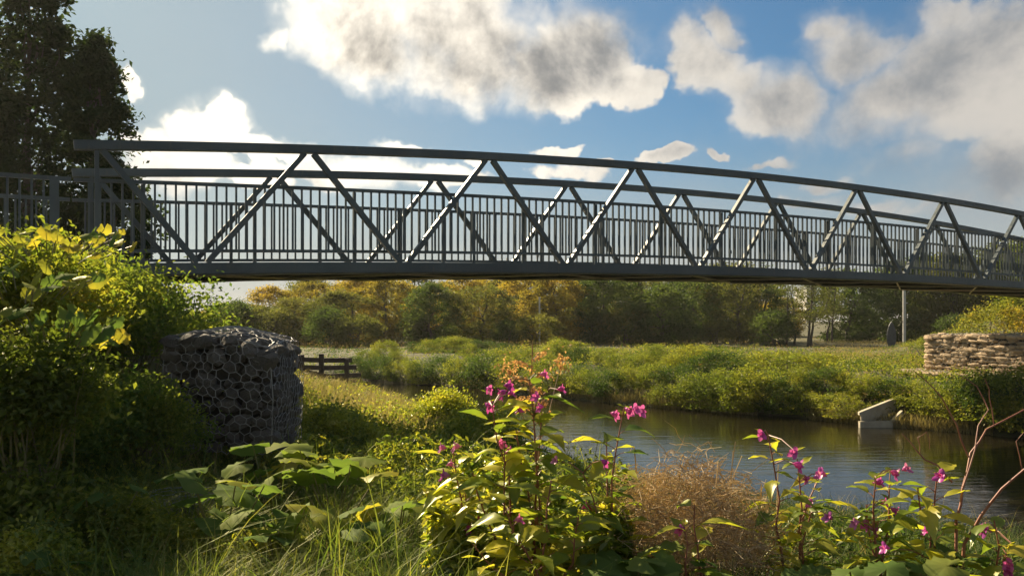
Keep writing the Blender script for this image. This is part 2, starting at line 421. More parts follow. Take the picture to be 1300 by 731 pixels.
# ------------------------------------------------------------------ terrain and water
NX = np.array([-300, -60, -40, -12, -7, -4, -2.6, -1.2, 0, 1, 2.5, 3.5, 5.5, 9, 14, 40, 300.])
NY = np.array([60, 48, 40, 29, 26.0, 22.8, 19.4, 15.2, 12.6, 10.9, 9.1, 8.1, 7.4, 7.1, 7, 6, 0])
FX = np.array([-300, -60, -40, -12, -6.2, -2.5, 1.2, 3.7, 6.4, 7.6, 9.8, 14, 40, 300.])
FY = np.array([70, 54, 47, 34, 30.8, 29.4, 24.6, 21.6, 19.4, 17.9, 15.8, 13.6, 10, 4])
def near_shore(x): return np.interp(x, NX, NY)
def far_shore(x): return np.interp(x, FX, FY)
def ground_h(x, y):
    x = np.asarray(x, float); y = np.asarray(y, float)
    wob = (vnoise(x * .9, y * .9, 3) - .5) * .5
    dn = (near_shore(x) - y) * 0.75 + wob
    df = (y - far_shore(x)) * 0.85 + wob
    near = -0.5 + 0.5 * sst((dn + 1.2) / 1.2) + 0.30 * sst(dn / .7) + 0.36 * sst((dn - .3) / 3.0)
    far = -0.5 + 0.5 * sst((df + 1.2) / 1.2) + 0.35 * sst(df / .7) + 0.50 * sst((df - .3) / 4.0) + 0.012 * np.clip(df - 30, 0, 150)
    h = np.where(dn > df, near, far)
    # embankment carrying the left end of the bridge
    up = sst((-3.0 - x + (y - 9) * .05) / 2.9) * sst((17.5 - y) / 5.5) * sst((y + 6) / 6)
    h = h + 2.05 * up * (dn > 0) * sst(dn / 2)
    lip = sst((-1.2 - x) / 2.2) * sst((12 - y) / 4) * sst((y - 3.5) / 3)
    h = h + .32 * lip
    # right bank rises to the bridge end
    upr = sst((x - 14.8) / 3) * sst((y - 19.5) / 2.5) * sst((40 - y) / 12)
    h = h + 1.6 * upr
    h = h + (vnoise(x * 1.7, y * 1.7, 5) - .5) * .10 * (np.abs(h) > .1) + (vnoise(x * .25, y * .25, 9) - .5) * .25 * (y > 45)
    return h
def axis(segs):
    out = []
    for a, b, st in segs: out.append(np.arange(a, b, st))
    out.append([segs[-1][1]]); return np.concatenate(out)
gx_ = axis([(-900, -200, 100), (-200, -60, 14), (-60, -14, 1.5), (-14, 16, .3), (16, 60, 1.5), (60, 200, 14), (200, 900, 100)])
gy_ = axis([(-120, -20, 20), (-20, 0, 2), (0, 36, .3), (36, 90, 1.5), (90, 300, 15), (300, 1800, 150)])
X_, Y_ = np.meshgrid(gx_, gy_)
H_ = ground_h(X_, Y_)
nx, ny = len(gx_), len(gy_)
i, j = np.meshgrid(np.arange(nx - 1), np.arange(ny - 1))
q = (j * nx + i)
Fq = np.stack([q, q + 1, q + nx + 1, q + nx], -1).reshape(-1, 4)
mb = MB(); mb.add(np.stack([X_, Y_, H_], -1).reshape(-1, 3), Fq, .5)
mb.build('ground', M['ground'], smooth=True, kind='structure')
mb = MB()
wx = axis([(-120, -20, 10), (-20, 30, 1), (30, 120, 10)]); V = []
for a in wx: V += [[a, near_shore(a) - 1.4, 0], [a, far_shore(a) + 1.4, 0]]
Fw = [[2 * k, 2 * k + 2, 2 * k + 3, 2 * k + 1] for k in range(len(wx) - 1)]
mb.add(V, Fw, .5)
mb.build('river_water', M['water'], kind='structure')

def gz(x, y): return float(ground_h(np.array([x]), np.array([y]))[0])

# ------------------------------------------------------------------ footbridge
P_ = 2.8
TH = math.radians(28.5)
DIR = np.array([math.cos(TH), math.sin(TH), 0]); PER = np.array([-math.sin(TH), math.cos(TH), 0])
ORG = np.array([-1.446 * P_, 3.861 * P_, 0])
WID = 0.76 * P_
NSTART, NEND = -0.5, 8.5
def zb(n):    # top face of the bottom chord
    n = np.asarray(n, float); return EYE + 1.035 - 0.0135 * (n - 4.3) ** 2
def zt(n):    # underside of the top chord
    n = np.asarray(n, float); return EYE + 2.70 - 0.0285 * (n - 4.0) ** 2
def bp(n, off, z): 
    p = ORG + DIR * (n * P_) + PER * off; return np.array([p[0], p[1], z])
br = thing('footbridge', 'long dark grey-green steel truss footbridge arching over the river', 'footbridge', tuple(bp(4, WID / 2, 0)))
S = M['steel']
TC, BC = 0.112, 0.145
ns = np.linspace(NSTART - .03, NEND + .03, 46)
for off in (0, WID):
    mb = MB(); sweep(mb, [bp(n, off, float(zt(n)) + TC / 2) for n in ns], .12, TC); 
    top = mb.build('top_chord', S, br)
    for n in (-.16, 2.9, 5.9):
        m2 = MB(); a, b = bp(n, off, float(zt(n)) + TC / 2), bp(n + .012, off, float(zt(n + .012)) + TC / 2)
        sweep(m2, [a, b], .134, TC + .014); o = m2.build('splice_plate', M['galv'] if n < 0 else S, top)
        o.location = (0, 0, 0)
    mb = MB(); sweep(mb, [bp(n, off, float(zb(n)) - BC / 2) for n in ns], .12, BC); mb.build('bottom_chord', S, br)
    fl = MB(); sweep(fl, [bp(n, off + (.075 if off == 0 else -.075), float(zb(n)) - BC - .008) for n in ns], .20, .012); fl.build('chord_flange', S, br)
    for n in (NSTART + .06, NEND - .06):
        mb = MB(); sweep(mb, [bp(n, off, float(zb(n)) + .004), bp(n, off, float(zt(n)) - .004)], .05, .05, side=DIR); mb.build('end_post', S, br)
    sg = 1 if off == 0 else -1
    for k in range(0, 9):
        g = .022
        if k <= 8:
            lo = (k + g, float(zb(k)) + .01)
            for (n1, n2) in ((k - g, k - .5 + g), (k + g, k + .5 - g)):
                if k == 0 and n2 < n1: n2 = -.44 + g
                if k == 8 and n2 > n1: n2 = 8.44 - g
                a = bp(n1, off, float(zb(n1)) + .003); b = bp(n2, off, float(zt(n2)) - .003)
                mb = MB(); sweep(mb, [a, b], .078, .072, side=PER); mb.build('diagonal', S, br)
    # parapet panel inside the truss
    po = off + sg * .115
    hr = MB(); sweep(hr, [bp(n, po, float(zb(n)) + 1.045) for n in ns], .05, .045); hr.build('handrail', S, br)
    hr = MB(); sweep(hr, [bp(n, po, float(zb(n)) + .165) for n in ns], .045, .040); hr.build('bottom_rail', S, br)
# balusters: those largest in the photograph are single parts, the last ones towards the far end one part
ZB0 = 0.19
bal = MB(); box(bal, (0, 0, .43), (.0125, 0, 0), (0, .0125, 0), (0, 0, .43))
bal_me = bal.mesh('baluster', S)
rest = MB(); cnt = 0
L0 = LOC[br.name]
slots = []
step = .126 / P_
n = NSTART + .03
while n < NEND:
    for off in (0, WID): slots.append((n, off))
    n += step
slots.sort(key=lambda s: bp(s[0], s[1], 0)[1])
slots = [s for s in slots]
for n, off in slots:
    sg = 1 if off == 0 else -1
    p = bp(n, off + sg * .115, float(zb(n)) + .185)
    u = p[0] / p[1] * F
    if cnt < 300 and u < 700:
        o = place('baluster', bal_me, br, p - np.array(L0), (0, 0, TH)); cnt += 1
    else:
        box(rest, p + (0, 0, .43), DIR * .0125, PER * .0125, (0, 0, .43))
rest.build('far_end_balusters', S, br, kind='stuff')
# short posts that carry the parapet
for k in range(0, 18):
    for off in (0, WID):
        n = k * .5 - .25; sg = 1 if off == 0 else -1
        mb = MB(); sweep(mb, [bp(n, off + sg * .16, float(zb(n)) - .02), bp(n, off + sg * .16, float(zb(n)) + 1.02)], .03, .045, side=PER)
        mb.build('parapet_post', S, br)
# deck, cross beams, wind bracing
mb = MB(); sweep(mb, [bp(n, WID / 2, float(zb(n)) - .035) for n in ns], WID - .125, .04); mb.build('deck', M['steel_dk'], br)
for k in range(0, 18):
    n = k * .5; 
    mb = MB(); sweep(mb, [bp(n, .062, float(zb(n)) - .10), bp(n, WID - .062, float(zb(n)) - .10)], .06, .085); mb.build('cross_beam', M['steel_dk'], br)
for k in range(0, 9):
    for a, b in ((.08, WID - .08), (WID - .08, .08)):
        n1, n2 = k - .03, min(k + .97, 8.45)
        za = -.158 if a < 1 else -.172
        mb = MB(); tube(mb, [bp(n1, a, float(zb(n1)) + za), bp(n2, b, float(zb(n2)) + za)], .017, 5); mb.build('wind_brace', M['galv'], br)

# approach railings at the left end
for off, lab in ((0.0, 'near railing beside the path leading onto the left end of the footbridge'),
                 (WID, 'far railing beside the path leading onto the left end of the footbridge')):
    sg = 1 if off == 0 else -1
    po = off + sg * .115
    base = bp(-1.6, po, gz(*bp(-1.6, po, 0)[:2]))
    ar = thing('approach_railing', lab, 'railing', tuple(base), 'railings on the approach to the bridge')
    na = np.linspace(-4.2, NSTART - .04, 14)
    def za(n): return float(zb(NSTART)) + .02 * (n + .5)
    sweep(mb := MB(), [bp(n, po, za(n) + 1.045) for n in na], .05, .05); mb.build('handrail', S, ar)
    sweep(mb := MB(), [bp(n, po, za(n) + .165) for n in na], .045, .040); mb.build('bottom_rail', S, ar)
    for n in (-.605, -1.4, -2.3, -3.1, -4.1):
        z0 = gz(*bp(n, po, 0)[:2])
        sweep(mb := MB(), [bp(n, po, min(z0 - .1, za(n))), bp(n, po, za(n) + 1.02)], .10, .055, side=DIR); mb.build('post', S, ar)
    n = -.6
    while n > -4.15:
        p = bp(n, po, za(n) + .185)
        place('baluster', bal_me, ar, p - np.array(base), (0, 0, TH)); n -= step
# path slab behind the embankment
mb = MB(); pv = []
for n in np.linspace(-9, -.53, 12): pv += [bp(n, .02, float(zb(-.5)) - .02), bp(n, WID - .02, float(zb(-.5)) - .02)]
mb.add(pv + [p - np.array([0, 0, .6]) for p in pv], [[2*k, 2*k+2, 2*k+3, 2*k+1] for k in range(11)] + [[24+2*k, 2*k+24+2, 2*k+2, 2*k] for k in range(11)] + [[2*k+1, 2*k+3, 2*k+27, 2*k+25] for k in range(11)] + [[22, 46, 47, 23]])
mb.build('path', M['concrete'], kind='structure')

# ------------------------------------------------------------------ stones and gabions
def stone_mesh(k, mtl, sub=2, flat=.7):
    import bmesh
    bm = bmesh.new(); bmesh.ops.create_icosphere(bm, subdivisions=sub, radius=.5)
    r = random.Random(k)
    planes = [(Vector((r.uniform(-1, 1), r.uniform(-1, 1), r.uniform(-1, 1))).normalized(), r.uniform(.30, .42)) for _ in range(9)]
    for v in bm.verts:
        c = v.co.copy()
        for nn, d in planes:
            e = c.dot(nn) - d
            if e > 0: c -= nn * e
        c *= 1 + .10 * mnoise.noise(c * 4 + Vector((k * 3.1, 0, 0)))
        c.z *= flat; v.co = c
    me = bpy.data.meshes.new('stone'); bm.to_mesh(me); bm.free()
    me.materials.append(mtl); return me
ST_D = [stone_mesh(k, M['stone_dk']) for k in range(8)]
def block_mesh(k, mtl):
    import bmesh
    bm = bmesh.new(); bmesh.ops.create_cube(bm, size=1.0); bmesh.ops.subdivide_edges(bm, edges=bm.edges[:], cuts=1, use_grid_fill=True)
    r = random.Random(k + 900); tz = r.uniform(-.12, .12); tx = r.uniform(-.15, .15)
    for v in bm.verts:
        c = v.co; f = 1 - .16 * ((abs(c.x) > .4) + (abs(c.y) > .4) + (abs(c.z) > .4) - 1)
        v.co = Vector((c.x * f + r.uniform(-.06, .06), c.y * f + r.uniform(-.06, .06), c.z * f * .62 * (1 + tx * c.x) + r.uniform(-.05, .05) + tz * c.x))
    me = bpy.data.meshes.new('stone'); bm.to_mesh(me); bm.free(); me.materials.append(mtl); return me
ST_L = [block_mesh(k, M['stone_lt']) for k in range(10)]

def hexwire(mb, o, ux, uz, nrm, Wd, Ht, cell, rad, bulge=.03, seed=0, keep=None):
    """hexagonal wire netting on a face: o corner, ux uz unit axes, nrm outward"""
    cw, ch = cell, cell * 1.15
    segs = []
    rows = int(Ht / (ch * .75)) + 2; cols = int(Wd / cw) + 2
    def pos(a, b):
        a = min(max(a, 0), Wd); b = min(max(b, 0), Ht)
        w1 = (vnoise(a * 9, b * 9, seed) - .5) * .055; w2 = (vnoise(a * 9, b * 9, seed + 3) - .5) * .055
        out = bulge * math.sin(math.pi * a / Wd) * math.sin(math.pi * b / Ht) + .03 * (vnoise(a * 5, b * 5, seed + 7) - .2)
        return o + ux * (a + w1) + uz * (b + w2) + nrm * out
    for rr in range(rows):
        for cc in range(cols):
            x0 = (cc + (.5 if rr % 2 else 0)) * cw; z0 = rr * ch * .75
            A = (x0, z0 + ch * .25); B = (x0 + cw / 2, z0); C_ = (x0 + cw, z0 + ch * .25); Dn = (x0 + cw / 2, z0 - ch * .5)
            segs += [(A, B), (B, C_), (B, Dn)]
    for a, b in segs:
        if (a[0] > Wd and b[0] > Wd) or (a[1] > Ht and b[1] > Ht) or (a[1] < 0 and b[1] < 0): continue
        p, q_ = pos(*a), pos(*b)
        if np.linalg.norm(p - q_) < .004: continue
        tube(mb, [p, q_], rad, 4)
def slump(t, Wd, Dp, Ht):
    """rounded shoulders, sagging belly"""
    def f(x, y, z):
        a, b = np.clip(abs(x) / (Wd / 2), 0, 1.15), np.clip(abs(y) / (Dp / 2), 0, 1.15); k = np.clip(z / Ht, 0, 1.2)
        dz = -(.035 * a ** 6 + .025 * b ** 6) * k ** 2 + .03 * np.sin(5 * x + 2) * k
        w_ = 1 - .045 * k ** 3 + .05 * np.sin(math.pi * np.clip(k, 0, 1))
        return x * w_ + .07 * (1 - k) * np.clip(-x / (Wd / 2), 0, 1), y * w_, z + dz
    for o in bpy.data.objects:
        if o.parent is not t: continue
        if o.name.startswith('stone'):
            o.location = f(*o.location)
        else:
            me = o.data; co = np.empty(len(me.vertices) * 3, np.float32); me.vertices.foreach_get('co', co); co = co.reshape(-1, 3)
            x, y, z = f(co[:, 0], co[:, 1], co[:, 2])
            if 'core' in o.name: x, y, z = x * .93, y * .93, z - .03
            me.vertices.foreach_set('co', np.stack([x, y, z], 1).astype(np.float32).ravel()); me.update()
def gabion(label, A, ux, uy, Wd, Dp, Ht, stones, mscale, cell, rad, mtl_wire, faces=('front', 'side', 'top'), group=None, seed=1, stretch=1.3, soft=False):
    """A near lower corner; ux along the front, uy away from the viewer"""
    r = random.Random(seed)
    A = np.asarray(A, float); ux = np.asarray(ux, float); uy = np.asarray(uy, float); uz = np.array([0, 0, 1.0])
    cen = A + ux * Wd / 2 + uy * Dp / 2
    t = thing('gabion', label, 'gabion', tuple(cen), group)
    core = MB(); ins = mscale * .42
    box(core, cen + uz * Ht / 2, ux * (Wd / 2 - ins), uy * (Dp / 2 - ins), uz * (Ht / 2 - ins)); core.build('rubble_core', M['backing'], t)
    ang = math.atan2(ux[1], ux[0])
    jit = .5 if stones is ST_D else .10
    def put(p, tight):
        s = mscale * r.uniform(.7, 1.25)
        o = place('stone', r.choice(stones), t, p - cen, (r.uniform(-jit, jit), r.uniform(-jit, jit), ang + r.uniform(-jit, jit)), (s * stretch * r.uniform(.8, 1.25), s, s * r.uniform(.85, 1.25)))
    def fill(o, a, b, nrm, La, Lb):
        z = mscale * .3; row = 0
        while z < Lb - mscale * .15:
            x = mscale * r.uniform(.1, .5)
            while x < La - mscale * .2:
                put(o + a * x + b * (z + r.uniform(-.15, .15) * mscale) - nrm * mscale * r.uniform(.30, .45), 1)
                x += mscale * stretch * r.uniform(.72, 1.0)
            z += mscale * r.uniform(.55, .70); row += 1
    wm = MB()
    if 'front' in faces:
        fill(A, ux, uz, -uy, Wd, Ht); hexwire(wm, A, ux, uz, -uy, Wd, Ht, cell, rad, seed=seed)
    if 'side' in faces:
        fill(A + ux * Wd, uy, uz, ux, Dp, Ht); hexwire(wm, A + ux * Wd, uy, uz, ux, Dp, Ht, cell, rad, seed=seed + 1)
    if 'left' in faces:
        fill(A, uy, uz, -ux, Dp, Ht); hexwire(wm, A, uy, uz, -ux, Dp, Ht, cell, rad, seed=seed + 2)
    if 'top' in faces:
        fill(A + uz * Ht, ux, uy, uz, Wd, Dp); hexwire(wm, A + uz * Ht, ux, uy, uz, Wd, Dp, cell, rad, bulge=.025, seed=seed + 3)
    for p, q_ in ((A, A + uz * Ht), (A + ux * Wd, A + ux * Wd + uz * Ht), (A + uz * Ht, A + ux * Wd + uz * Ht), (A + ux * Wd + uz * Ht, A + ux * Wd + uy * Dp + uz * Ht)):
        tube(wm, [p, (p + q_) / 2 + np.array([0, 0, .004]), q_], rad * 1.6, 5)
    wm.build('wire_mesh', mtl_wire, t)
    if soft: slump(t, Wd, Dp, Ht)
    return t
# big basket at the left, corner towards the camera
gux = unit(np.array([1.0, -.10, 0])); guy = unit(np.array([-.01, 1.0, 0]))
gabion('dark stone gabion basket in hexagonal wire under the left end of the bridge', (-3.02, 7.12, 1.10), gux, guy, .98, .98, 1.00, ST_D, .17, .088, .0029, M['wire'], ('front', 'side', 'top', 'left'), None, 3, 1.3, True)
gabion('low mossy gabion mattress half sunk in the grass below tall basket', (-2.62, 5.45, .74), unit(np.array([1, .05, 0])), unit(np.array([0, 1., 0])), .56, .5, .26, ST_D, .17, .10, .0022, M['wire'], ('front', 'top', 'side'), None, 12)
# pale wall of gabions at the right bridge end
wux = unit(np.array([.45, -.89, 0])); wuy = unit(np.array([.89, .45, 0]))
w0 = np.array([10.55, 21.0, .98])
WG = 'gabion baskets of the wall at the right bridge end'
gabion('pale sandstone gabion at the left end of the upper tier of the wall', w0, wux, wuy, 1.15, .9, .93, ST_L, .15, .12, .0028, M['wire'], ('front', 'top', 'left'), WG, 21, 1.8)
gabion('pale sandstone gabion right of the vertical wire joint in the wall', w0 + wux * 1.18, wux, wuy, 1.9, .9, .95, ST_L, .15, .12, .0028, M['wire'], ('front', 'top'), WG, 22, 1.8)
lg = w0 - wux * .62 - wuy * .28 - np.array([0, 0, .42])
gabion('long low sandstone gabion forming the bottom ledge of the wall', lg, wux, wuy, 3.9, 1.0, .44, ST_L, .16, .12, .0028, M['wire'], ('front', 'top', 'left'), WG, 24, 1.9)

# ------------------------------------------------------------------ timber fence by the water
fb_ = pt(380, 497, 18.8)
fn = thing('timber_fence', 'short dark post and rail fence running to the water behind the gabion', 'fence', (fb_[0], fb_[1], gz(fb_[0], fb_[1])))
for u_, yy, wd, tp in ((380.5, 18.8, .17, 450), (408, 19.1, .10, 449), (440, 19.5, .09, 455)):
    p = pt(u_, tp, yy); z0 = gz(p[0], p[1])
    sweep(mb := MB(), [(p[0], p[1], z0 - .2), (p[0], p[1], p[2])], wd, wd * .9, side=(1, 0, 0)); mb.build('post', M['timber'], fn)
for v0, v1, x1 in ((456, 457, 446), (466, 466, 452), (477, 476, 458), (487, 486, 470)):
    a, b = pt(376, v0, 18.65), pt(x1, v1, 19.7)
    sweep(mb := MB(), [a, (a + b) / 2 + (0, 0, -.015), b], .04, .11); mb.build('rail', M['timber'], fn)
a, b = pt(386, 470, 18.7), pt(446, 484, 19.4)
sweep(mb := MB(), [a, b], .03, .07); mb.build('brace', M['timber'], fn)

# ------------------------------------------------------------------ concrete outfall on the far bank
of = thing('concrete_outfall', 'pale concrete wing-walled outfall at the waterline of the far bank', 'outfall', tuple(pt(1115, 540, 17.6)))
def prism(mb, poly, d):
    poly = np.asarray(poly, float); n_ = len(poly); d = np.asarray(d, float)
    V = np.concatenate([poly, poly + d]); mb.n
    mb.add(V, np.array([[k, (k + 1) % n_, n_ + (k + 1) % n_, n_ + k] for k in range(n_)]))
    mb.add(V, np.array([list(range(n_))[::-1], list(range(n_, 2 * n_))]))
Yb = 17.5
prism(mb := MB(), [pt(1093, 541, Yb), pt(1137, 530, Yb + .5), pt(1137, 507, Yb + .5), pt(1093, 525, Yb)], (.05, .14, 0)); mb.build('wing_wall', M['concrete'], of)
prism(mb := MB(), [pt(1091, 527, Yb - .03), pt(1138, 508.5, Yb + .48), pt(1138, 505, Yb + .48), pt(1091, 523.5, Yb - .03)], (.05, .20, 0)); mb.build('coping', M['concrete'], of)
prism(mb := MB(), [pt(1092, 546, Yb - .08), pt(1130, 547, Yb - .08), pt(1146, 528, Yb - .02), pt(1146, 521, Yb - .02), pt(1132, 534, Yb - .08), pt(1092, 535, Yb - .08)], (0, .10, 0)); mb.build('apron_wall', M['concrete'], of)
prism(mb := MB(), [pt(1096, 541, Yb), pt(1130, 541, Yb), pt(1143, 524, Yb + .5), pt(1137, 524, Yb + .5)], (0, 0, -.05)); mb.build('apron_floor', M['concrete'], of)

# ------------------------------------------------------------------ pole, board, far buildings
def pole(label, u, v0, v1, Y, r):
    a, b = pt(u, v1, Y), pt(u, v0, Y)
    z0 = min(a[2], gz(a[0], a[1]))
    t = thing('slender_pole', label, 'pole', (a[0], a[1], z0))
    tube(mb := MB(), [(a[0], a[1], z0 - .05), (a[0], a[1], b[2])], r, 8); mb.build('shaft', M['pole'], t)
    tube(mb := MB(), [(a[0], a[1], b[2]), (a[0], a[1], b[2] + .05)], [r * 1.5, r * 1.2], 8); mb.build('cap', M['pole'], t)
    tube(mb := MB(), [(a[0] - .02, a[1] - r, (a[2] + b[2]) / 2 + .6), (a[0] + .16, a[1] - r, (a[2] + b[2]) / 2 + .6)], .025, 6); mb.build('bracket', M['pole'], t)
    return t
pole('thin pale pole standing in the meadow under the right half of the bridge', 1148, 366, 430, 47, .085)
pole('thin distant pole among trees above the tall brown dock stalk', 685, 378, 431, 50, .05)
p = pt(1132, 430, 45); p[2] = gz(p[0], p[1])
t = thing('marker_board', 'dark pointed oval board standing in the meadow beside the pale pole', 'board', tuple(p))
hgt = EYE + (410 - 408) / F * 45 - p[2]; out_ = []
for k in range(15):
    s = k / 14; wv_ = .25 * math.sin(math.pi * min(1, .12 + s * .88)) ** .7 
    out_.append((s, wv_))
poly = [p + np.array([-w_, 0, s * hgt]) for s, w_ in out_] + [p + np.array([w_, 0, s * hgt]) for s, w_ in out_[::-1]]
prism(mb := MB(), poly, (0, .06, 0)); mb.build('board', M['slate'], t)
sweep(mb := MB(), [p + np.array([0, .09, -.1]), p + np.array([0, .09, hgt * .6])], .05, .05, side=(1, 0, 0)); mb.build('stake', M['timber'], t)

def building(name, label, u0, u1, vt_, Y, roofh, floors, dep=8):
    a, b = pt(u0, vt_, Y), pt(u1, vt_, Y)
    z0 = .8; c = (a + b) / 2
    t = thing(name, label, 'building', (c[0], c[1] + dep / 2, z0))
    ww = (b[0] - a[0]) / 2; hh = a[2] - z0
    box(mb := MB(), (c[0], c[1] + dep / 2, z0 + hh / 2), (ww, 0, 0), (0, dep / 2, 0), (0, 0, hh / 2)); mb.build('wall', M['render'], t)
    box(mb := MB(), (c[0], c[1] + dep / 2, z0 + hh + roofh / 2), (ww + .25, 0, 0), (0, dep / 2 + .25, 0), (0, 0, roofh / 2)); mb.build('roof', M['rooft'], t)
    nw = max(2, int(ww * 2 / 3))
    for fl_ in range(floors):
        for k in range(nw):
            x = a[0] + (k + .5) * 2 * ww / nw; z = z0 + (fl_ + .55) * hh / floors
            box(mb := MB(), (x, c[1] - .02, z), (.55, 0, 0), (0, .04, 0), (0, 0, .6)); mb.build('window', M['glass'], t)
building('tower_block', 'pale block glimpsed between the thin trees on the right', 1024, 1036, 366, 190, .5, 5)
building('white_shed', 'low white shed glimpsed through the tree trunks on the right', 968, 1004, 419, 110, .3, 1, 4)

# ------------------------------------------------------------------ trees
def wiggle(a, b, n, amp, g):
    a, b = np.asarray(a, float), np.asarray(b, float)
    t = np.linspace(0, 1, n)[:, None]
    P = a + (b - a) * t
    P[1:-1] += g.normal(size=(n - 2, 3)) * amp
    return P
def tree_meshes(seed, h, rad, low, nclump, per, lsize, mtl, shape='round', crad=.5, trunk_r=.12, stems=1, asp=.55, limbs=14):
    """returns (trunk mesh, crown mesh) with base at the origin"""
    g = np.random.default_rng(seed)
    n = nclump
    u = g.random(n)
    if shape == 'cone':
        z = low * h + (h - low * h) * u ** 1.25
        rr = rad * (1 - (z - low * h) / (h - low * h)) ** .75 + .12
    elif shape == 'column':
        z = low * h + (h - low * h) * u
        rr = rad * np.sqrt(np.clip(1 - ((z - h * .5) / (h * .56)) ** 2, .03, 1))
    else:
        z = low * h + (h - low * h) * u
        zc = (low * h + h) / 2 - .05 * h; rr = rad * np.sqrt(np.clip(1 - np.abs((z - zc) / (h - zc)) ** 2.2, .02, 1))
    th = g.random(n) * 2 * math.pi
    rr = rr * (.75 + .5 * vnoise(th * 1.3 + seed, z * 1.1 / max(h, 1) * 5, seed))
    q_ = np.sqrt(g.random(n)) * .55 + .45 * g.random(n) ** .3
    C = np.stack([np.cos(th) * rr * q_, np.sin(th) * rr * q_, z], 1)
    # drop clumps in noise-chosen gaps
    keep = vnoise(C[:, 0] * 1.4 / rad * 2 + seed, C[:, 2] * 1.4 / rad * 2, seed + 1) > .25
    C = C[keep]
    cr = crad * g.uniform(.5, 1.25, len(C))
    pts = (C[:, None, :] + g.normal(size=(len(C), per, 3)) * (cr[:, None, None] * np.array([.5, .5, .36]))).reshape(-1, 3)
    rv = np.clip(np.repeat(g.random(len(C)), per) * .6 + g.random(len(pts)) * .4, 0, 1)
    pts[:, 2] = np.maximum(pts[:, 2], .05)
    mb = MB(); leaves(mb, pts, lsize, .3, rv, asp, g)
    tr = MB()
    for s in range(stems):
        base = np.array([g.normal() * .15 * (stems > 1), g.normal() * .15 * (stems > 1), -.1])
        topp = np.array([g.normal() * rad * (.12 if stems == 1 else .4), g.normal() * rad * (.12 if stems == 1 else .4), h * (.93 if shape != 'round' else .82)])
        P = wiggle(base, topp, 8, .05 * rad, g); R = np.linspace(trunk_r, trunk_r * .12, 8)
        P[0] = base
        tube(tr, P, R, 8 if stems == 1 else 6)
        for k in g.choice(len(C), min(limbs // stems + 1, len(C)), replace=False):
            zc_ = min(C[k][2] * .75, h * .8); f_ = max(zc_, low * h * .6) / topp[2]
            i_ = min(int(f_ * 7), 6); st = P[i_] + (P[i_ + 1] - P[i_]) * (f_ * 7 - i_)
            tube(tr, wiggle(st, C[k], 5, .04 * rad, g), np.linspace(trunk_r * .4 * (1 - f_ * .6), .008, 5), 5)
    return tr.mesh('trunk', M['bark'], True), mb.mesh('crown', mtl)
def put_tree(name, meshes, label, x, y, rz=0, sc=1.0, group=None, cat='tree', names=('trunk', 'crown'), dz=0.0):
    t = thing(name, label, cat, (x, y, gz(x, y) + dz), group)
    t.rotation_euler = (0, 0, rz); t.scale = (sc,) * 3 if not hasattr(sc, '__len__') else sc
    for nm, me in zip(names, meshes):
        o = bpy.data.objects.new(nm, me); COL.objects.link(o); o.parent = t
    return t

# the dark trees at the left
tA = tree_meshes(11, 12.9, 2.8, .12, 540, 58, .20, M['tree_dk'], 'cone', .40, .20)
tB = tree_meshes(12, 10.0, 2.2, .12, 380, 58, .19, M['tree_dk'], 'cone', .38, .16)
tC = tree_meshes(13, 10.6, 2.3, .1, 460, 58, .20, M['tree_dk'], 'cone', .45, .2)
BT = 'dark trees beyond the left end of the bridge'
put_tree('tall_dark_tree', tA, 'tallest dark conical tree at the left with its tip near the top edge', -14.4, 25, .3, 1, BT)
put_tree('tall_dark_tree', tB, 'dark pointed tree behind the left end of the top chord', -12.3, 24.5, 1.4, 1, BT)
put_tree('tall_dark_tree', tC, 'broad dark tree cut by the left edge of the photo', -16.6, 25.5, 2.2, 1.0, BT)
put_tree('tall_dark_tree', tB, 'shorter dark tree low behind the left end of the railing', -11.3, 23.2, 4.0, (.78, .78, .62), BT)
for (x, y, s, l) in ((-20.5, 27, 1.1, 'far dark tree left of the picture edge'), (-24, 30, 1.1, 'outermost dark tree left of the picture edge')):
    put_tree('tall_dark_tree', tC, l, x, y, x, s, BT)

VAR = {}
def var(kind, k):
    key = (kind, k)
    if key not in VAR:
        sd = {'olive': 100, 'gold': 200, 'green': 300, 'thin': 400}[kind] + k
        mt = {'olive': M['tree_olive'], 'gold': M['tree_gold'], 'green': M['tree_green'], 'thin': M['tree_olive']}[kind]
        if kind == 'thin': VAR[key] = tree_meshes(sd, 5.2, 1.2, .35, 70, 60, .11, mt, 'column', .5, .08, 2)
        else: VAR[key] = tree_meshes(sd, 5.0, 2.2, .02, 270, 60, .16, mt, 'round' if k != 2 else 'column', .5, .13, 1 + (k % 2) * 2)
    return VAR[key]
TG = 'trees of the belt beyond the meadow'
cname = {'olive': 'olive', 'gold': 'golden', 'green': 'dark green', 'thin': 'thin-stemmed'}
def bay(u):
    nodes = [257, 512, 722, 890, 1032, 1152, 1250, 1350]
    words = ['left of first truss bay', 'below first truss bay', 'below second truss bay', 'below third truss bay', 'below fourth truss bay', 'below fifth truss bay', 'below sixth truss bay', 'below seventh truss bay', 'at the far right']
    return words[sum(u > a for a in nodes)]
used = {}
def uniq(lab):
    used[lab] = used.get(lab, 0) + 1
    k = used[lab]
    if k == 1: return lab
    return lab + ', ' + ['', '', 'second from left', 'third from left', 'fourth from left', 'fifth from left', 'sixth from left', 'seventh from left', 'eighth from left'][min(k, 8)]
